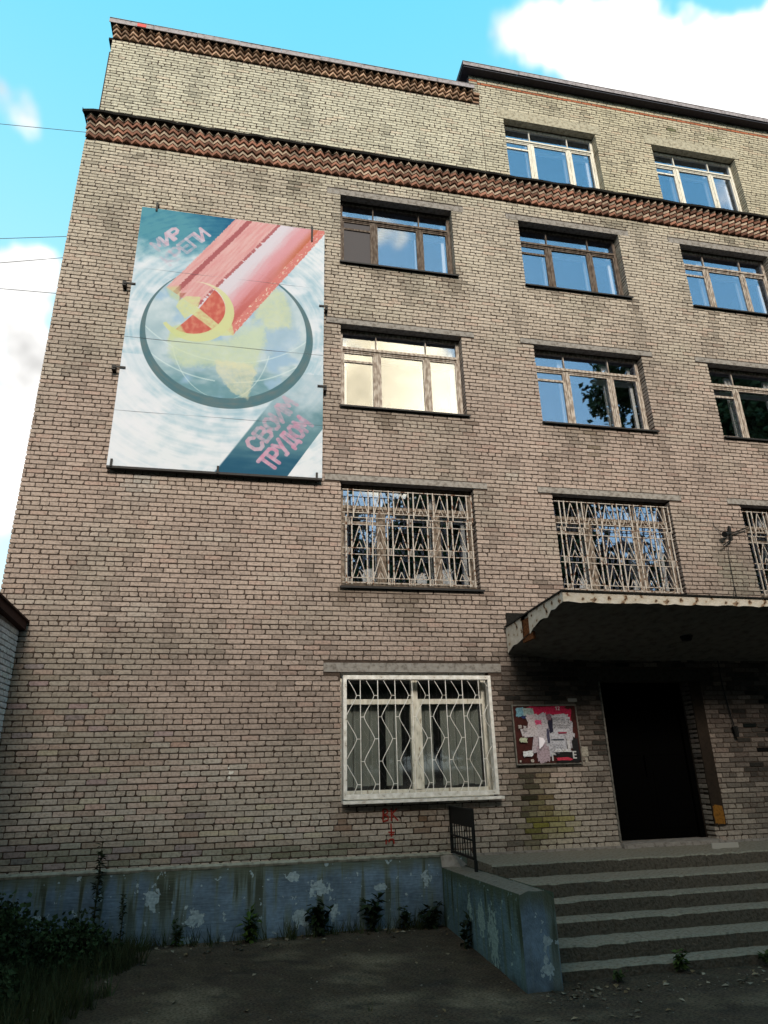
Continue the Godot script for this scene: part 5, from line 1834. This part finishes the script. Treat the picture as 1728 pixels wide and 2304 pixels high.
# ---------------------------------------------------------------- plants near the wall
func build_plants() -> void:
	bush("dense dark bush against the blue base in the far left corner", Vector3(-2.75, 0.0, 0.75), Vector3(0.75, 0.78, 0.6), 900, 61)
	bush("low dark bush sprawling right of the corner bush at the foot of the tall stalk", Vector3(-1.85, 0.0, 0.75), Vector3(0.6, 0.50, 0.5), 620, 62)
	bush("nearest dark green bush at the lower left edge of the yard", Vector3(-2.55, -0.05, 2.2), Vector3(0.7, 0.45, 0.8), 820, 63)
	weed("tall_weed", "tall thin leafy stalk rising above the blue base at the left", Vector3(-1.62, 0.05, 0.32), 1.42, 0.10, 3, 0.10, 71, Color(0.012, 0.020, 0.009))
	weed("tall_weed", "shorter bare stalk right of the tall leafy stalk", Vector3(-1.28, 0.05, 0.25), 0.85, 0.12, 2, 0.07, 72, Color(0.012, 0.020, 0.009))
	var grp := "weeds along the blue base"
	weed("weed", "small round weed alone at the blue base, right of the stalks", Vector3(-0.62, 0.06, 0.16), 0.32, 0.08, 5, 0.09, 81, Color(0.020, 0.040, 0.012), grp)
	weed("weed", "bright green weed at the blue base under the large pale chip", Vector3(0.28, 0.07, 0.18), 0.42, 0.18, 8, 0.13, 82, Color(0.040, 0.075, 0.015), grp)
	weed("weed", "broad dark weed at the middle of the blue base", Vector3(1.20, 0.07, 0.18), 0.42, 0.22, 10, 0.15, 83, Color(0.014, 0.026, 0.010), grp)
	weed("weed", "pointed dark weed right of the broad one at the blue base", Vector3(1.88, 0.07, 0.18), 0.46, 0.14, 8, 0.14, 84, Color(0.014, 0.026, 0.010), grp)
	weed("weed", "low weed between the pointed weed and the corner of the stair wall", Vector3(2.32, 0.07, 0.18), 0.36, 0.12, 6, 0.12, 85, Color(0.014, 0.024, 0.010), grp)
	weed("weed", "dark weed in the corner where the blue base meets the stair wall", Vector3(2.68, 0.07, 0.20), 0.36, 0.20, 9, 0.13, 86, Color(0.012, 0.020, 0.009), grp)
	weed("weed", "narrow weed against the flank of the stair side wall", Vector3(2.83, 0.05, 1.25), 0.40, 0.07, 5, 0.11, 87, Color(0.012, 0.020, 0.009), grp)
	weed("weed", "grass tuft growing from the lowest step", Vector3(4.72, 0.03, 2.74), 0.20, 0.07, 9, 0.09, 88, Color(0.035, 0.060, 0.015), grp)
	weed("weed", "sparse weeds at the foot of the steps by the stair wall end", Vector3(3.95, 0.01, 2.82), 0.10, 0.18, 7, 0.06, 89, Color(0.030, 0.048, 0.014), grp)
	weed("weed", "weed tuft at the right end of the lowest step in view", Vector3(5.75, 0.02, 2.76), 0.14, 0.16, 7, 0.08, 90, Color(0.030, 0.045, 0.014), grp)
	# grass in the left corner and tufts at the foot of the base
	var st := new_st()
	for k in 5:
		var a := k * 1.3
		var b := Vector3(cos(a) * 0.02, 0, sin(a) * 0.02)
		var lean := Vector3(cos(a * 2.1) * 0.06, 0.13 + 0.02 * k, sin(a * 2.1) * 0.06)
		tri(st, b + Vector3(-0.005, 0, 0), b + Vector3(0.005, 0, 0), b + lean)
	var mm := MultiMesh.new()
	mm.transform_format = MultiMesh.TRANSFORM_3D
	mm.use_colors = true
	mm.mesh = st.commit()
	var r := RandomNumberGenerator.new()
	r.seed = 19
	var places := []
	while places.size() < 5200:
		var x := r.randf_range(-4.2, 2.9)
		var z := r.randf_range(0.1, 4.4)
		var edge := -1.1 - 0.32 * (z - 1.0) + 0.7 * nz2.get_noise_2d(x * 1.5, z * 1.5)
		var here: bool = x < edge or (z < 0.28 + 0.15 * nz2.get_noise_2d(x * 3, 4) and r.randf() < 0.35) or r.randf() < 0.0015
		if here and nz2.get_noise_2d(x * 2.5 + 9, z * 2.5) > -0.45 + r.randf_range(-.2, .2):
			places.append(Vector3(x, ground_y(x, z), z))
	mm.instance_count = places.size()
	for i in places.size():
		var s := r.randf_range(0.5, 1.5)
		mm.set_instance_transform(i, Transform3D(Basis.from_euler(Vector3(r.randf_range(-.25, .25), r.randf() * TAU, r.randf_range(-.25, .25))).scaled(Vector3.ONE * s), places[i]))
		mm.set_instance_color(i, Color(0.022, 0.036, 0.012).lerp(Color(0.06, 0.055, 0.03), r.randf() * 0.5) * r.randf_range(0.5, 1.4))
	var o := MultiMeshInstance3D.new()
	o.name = "grass"
	o.multimesh = mm
	o.material_override = M.leaf
	add_child(o, true)
	stuff(o)
	tag(o, "rough grass and low weeds on the soil at the left and along the base", "grass")
	# crumbs of plaster, stones and dry leaves on the ground
	var cr := new_st()
	box(cr, Vector3(-0.012, 0, -0.009), Vector3(0.010, 0.009, 0.010), Transform3D(Basis.from_euler(Vector3(0.2, 0.4, 0.1)), Vector3.ZERO))
	var mg := MultiMesh.new()
	mg.transform_format = MultiMesh.TRANSFORM_3D
	mg.use_colors = true
	mg.mesh = cr.commit()
	mg.instance_count = 420
	for i in 420:
		var x := r.randf_range(-2.0, 6.5)
		var z := 0.12 + 4.0 * pow(r.randf(), 1.6)
		if x > 2.9 and z < 2.95:
			z = 2.8 + r.randf() * 0.6
		mg.set_instance_transform(i, Transform3D(Basis.from_euler(Vector3(r.randf() * 6, r.randf() * 6, 0)).scaled(Vector3.ONE * r.randf_range(0.3, 0.9)), Vector3(x, ground_y(x, z) + 0.002, z)))
		mg.set_instance_color(i, Color(0.10, 0.095, 0.085) * r.randf_range(0.5, 1.7))
	var og := MultiMeshInstance3D.new()
	og.name = "gravel"
	og.multimesh = mg
	og.material_override = M.brick
	add_child(og, true)
	stuff(og)
	tag(og, "loose grit and plaster crumbs scattered on the dark ground", "gravel")

func fallen_leaves() -> void:
	var r := RandomNumberGenerator.new()
	r.seed = 58
	var st := new_st()
	tri(st, Vector3(-0.025, 0, 0), Vector3(0, 0.006, 0.02), Vector3(0.03, 0.002, 0))
	tri(st, Vector3(-0.025, 0, 0), Vector3(0.03, 0.002, 0), Vector3(0, 0.008, -0.018))
	var mm := MultiMesh.new()
	mm.transform_format = MultiMesh.TRANSFORM_3D
	mm.use_colors = true
	mm.mesh = st.commit()
	mm.instance_count = 260
	for i in 260:
		var x := r.randf_range(-1.9, 6.0)
		var z := r.randf_range(0.15, 4.2)
		if r.randf() < 0.5:
			z = 0.12 + 0.5 * pow(r.randf(), 2)
		if x > 2.85 and z < 2.95:
			z = 2.78 + r.randf() * 0.5
		mm.set_instance_transform(i, Transform3D(Basis.from_euler(Vector3(r.randf_range(-.3, .3), r.randf() * TAU, r.randf_range(-.3, .3))).scaled(Vector3.ONE * r.randf_range(0.5, 1.5)), Vector3(x, ground_y(x, z) + 0.008, z)))
		mm.set_instance_color(i, Color(0.12, 0.085, 0.045).lerp(Color(0.22, 0.20, 0.16), r.randf()) * r.randf_range(0.4, 1.2))
	var o := MultiMeshInstance3D.new()
	o.name = "fallen_leaves"
	o.multimesh = mm
	o.material_override = M.leaf
	add_child(o, true)
	stuff(o)
	tag(o, "dead leaves and scraps strewn over the dark ground before the building", "leaves")

# ---------------------------------------------------------------- cables, and the trees across the yard
func build_beyond() -> void:
	var defs := [
		["single cable highest in the sky, left of the top storey", Vector3(-3.34, 15.10, -1.2), Vector3(-30.0, 16.9, -3.0)],
		["upper of two rising cables left of the building edge", Vector3(-3.45, 11.9, -0.8), Vector3(-30.0, 5.4, 2.0)],
		["lower of two rising cables left of the building edge", Vector3(-3.45, 11.4, -0.8), Vector3(-30.0, 3.4, 2.0)],
		["level cable crossing the small white cloud at the left", Vector3(-3.45, 10.5, -0.8), Vector3(-30.0, 12.5, -2.0)]]
	for d in defs:
		var pts := []
		for k in 13:
			var f := k / 12.0
			var p: Vector3 = d[1].lerp(d[2], f)
			p.y -= 0.5 * 4 * f * (1 - f)
			pts.append(p - d[1])
		var st := new_st()
		tube(st, pts, 0.006, 5)
		var o := put("overhead_cable", st.commit(), M.cable, self, Transform3D(Basis(), d[1]))
		tag(o, d[0], "cable", "overhead cables left of the building")
	var spots := [[-16, 23, 15.2, 4.4, "leafy tree mirrored far left of the barred windows"], [-9.5, 21, 14.7, 4.2, "leafy tree second from the left in the mirrored row"], [-4.0, 22, 15.0, 4.4, "leafy tree third from the left in the mirrored row"], [1.5, 20.5, 14.6, 4.2, "leafy tree facing the notice board across the yard"],
		[6.5, 21, 15.2, 4.4, "leafy tree whose top shows under the bright mirrored cloud"], [11.5, 21, 15.5, 4.4, "leafy tree left of the tall dark ones in the mirrored row"], [16, 22, 17.5, 4.4, "leafy tree just behind the tall dark ones in the mirrored row"], [20.5, 14.5, 23, 4.2, "tall dark tree mirrored at the right of the middle third floor window"], [26, 14, 24, 4.8, "tallest dark tree mirrored in the rightmost third floor window"], [32, 12, 22, 4.5, "tall dark tree farthest right in the mirrored row"], [-22, 18, 16, 4.5, "leafy tree nearest the low wing in the mirrored row"]]
	for k in 9:  # unseen farther row, added to block the low sky mirrored in the glass
		spots.append([-34 + k * 8.5 + (k % 3) * 1.5, 37 + (k % 2) * 4, 19.0 + (k % 4) * 0.6, 5.4, "unseen tree added in a farther row to hide low sky from the window glass"])
	for i in spots.size():
		var s = spots[i]
		tree(s[4], Vector3(s[0], -0.05, s[1]), s[2], s[3], 200 + i)
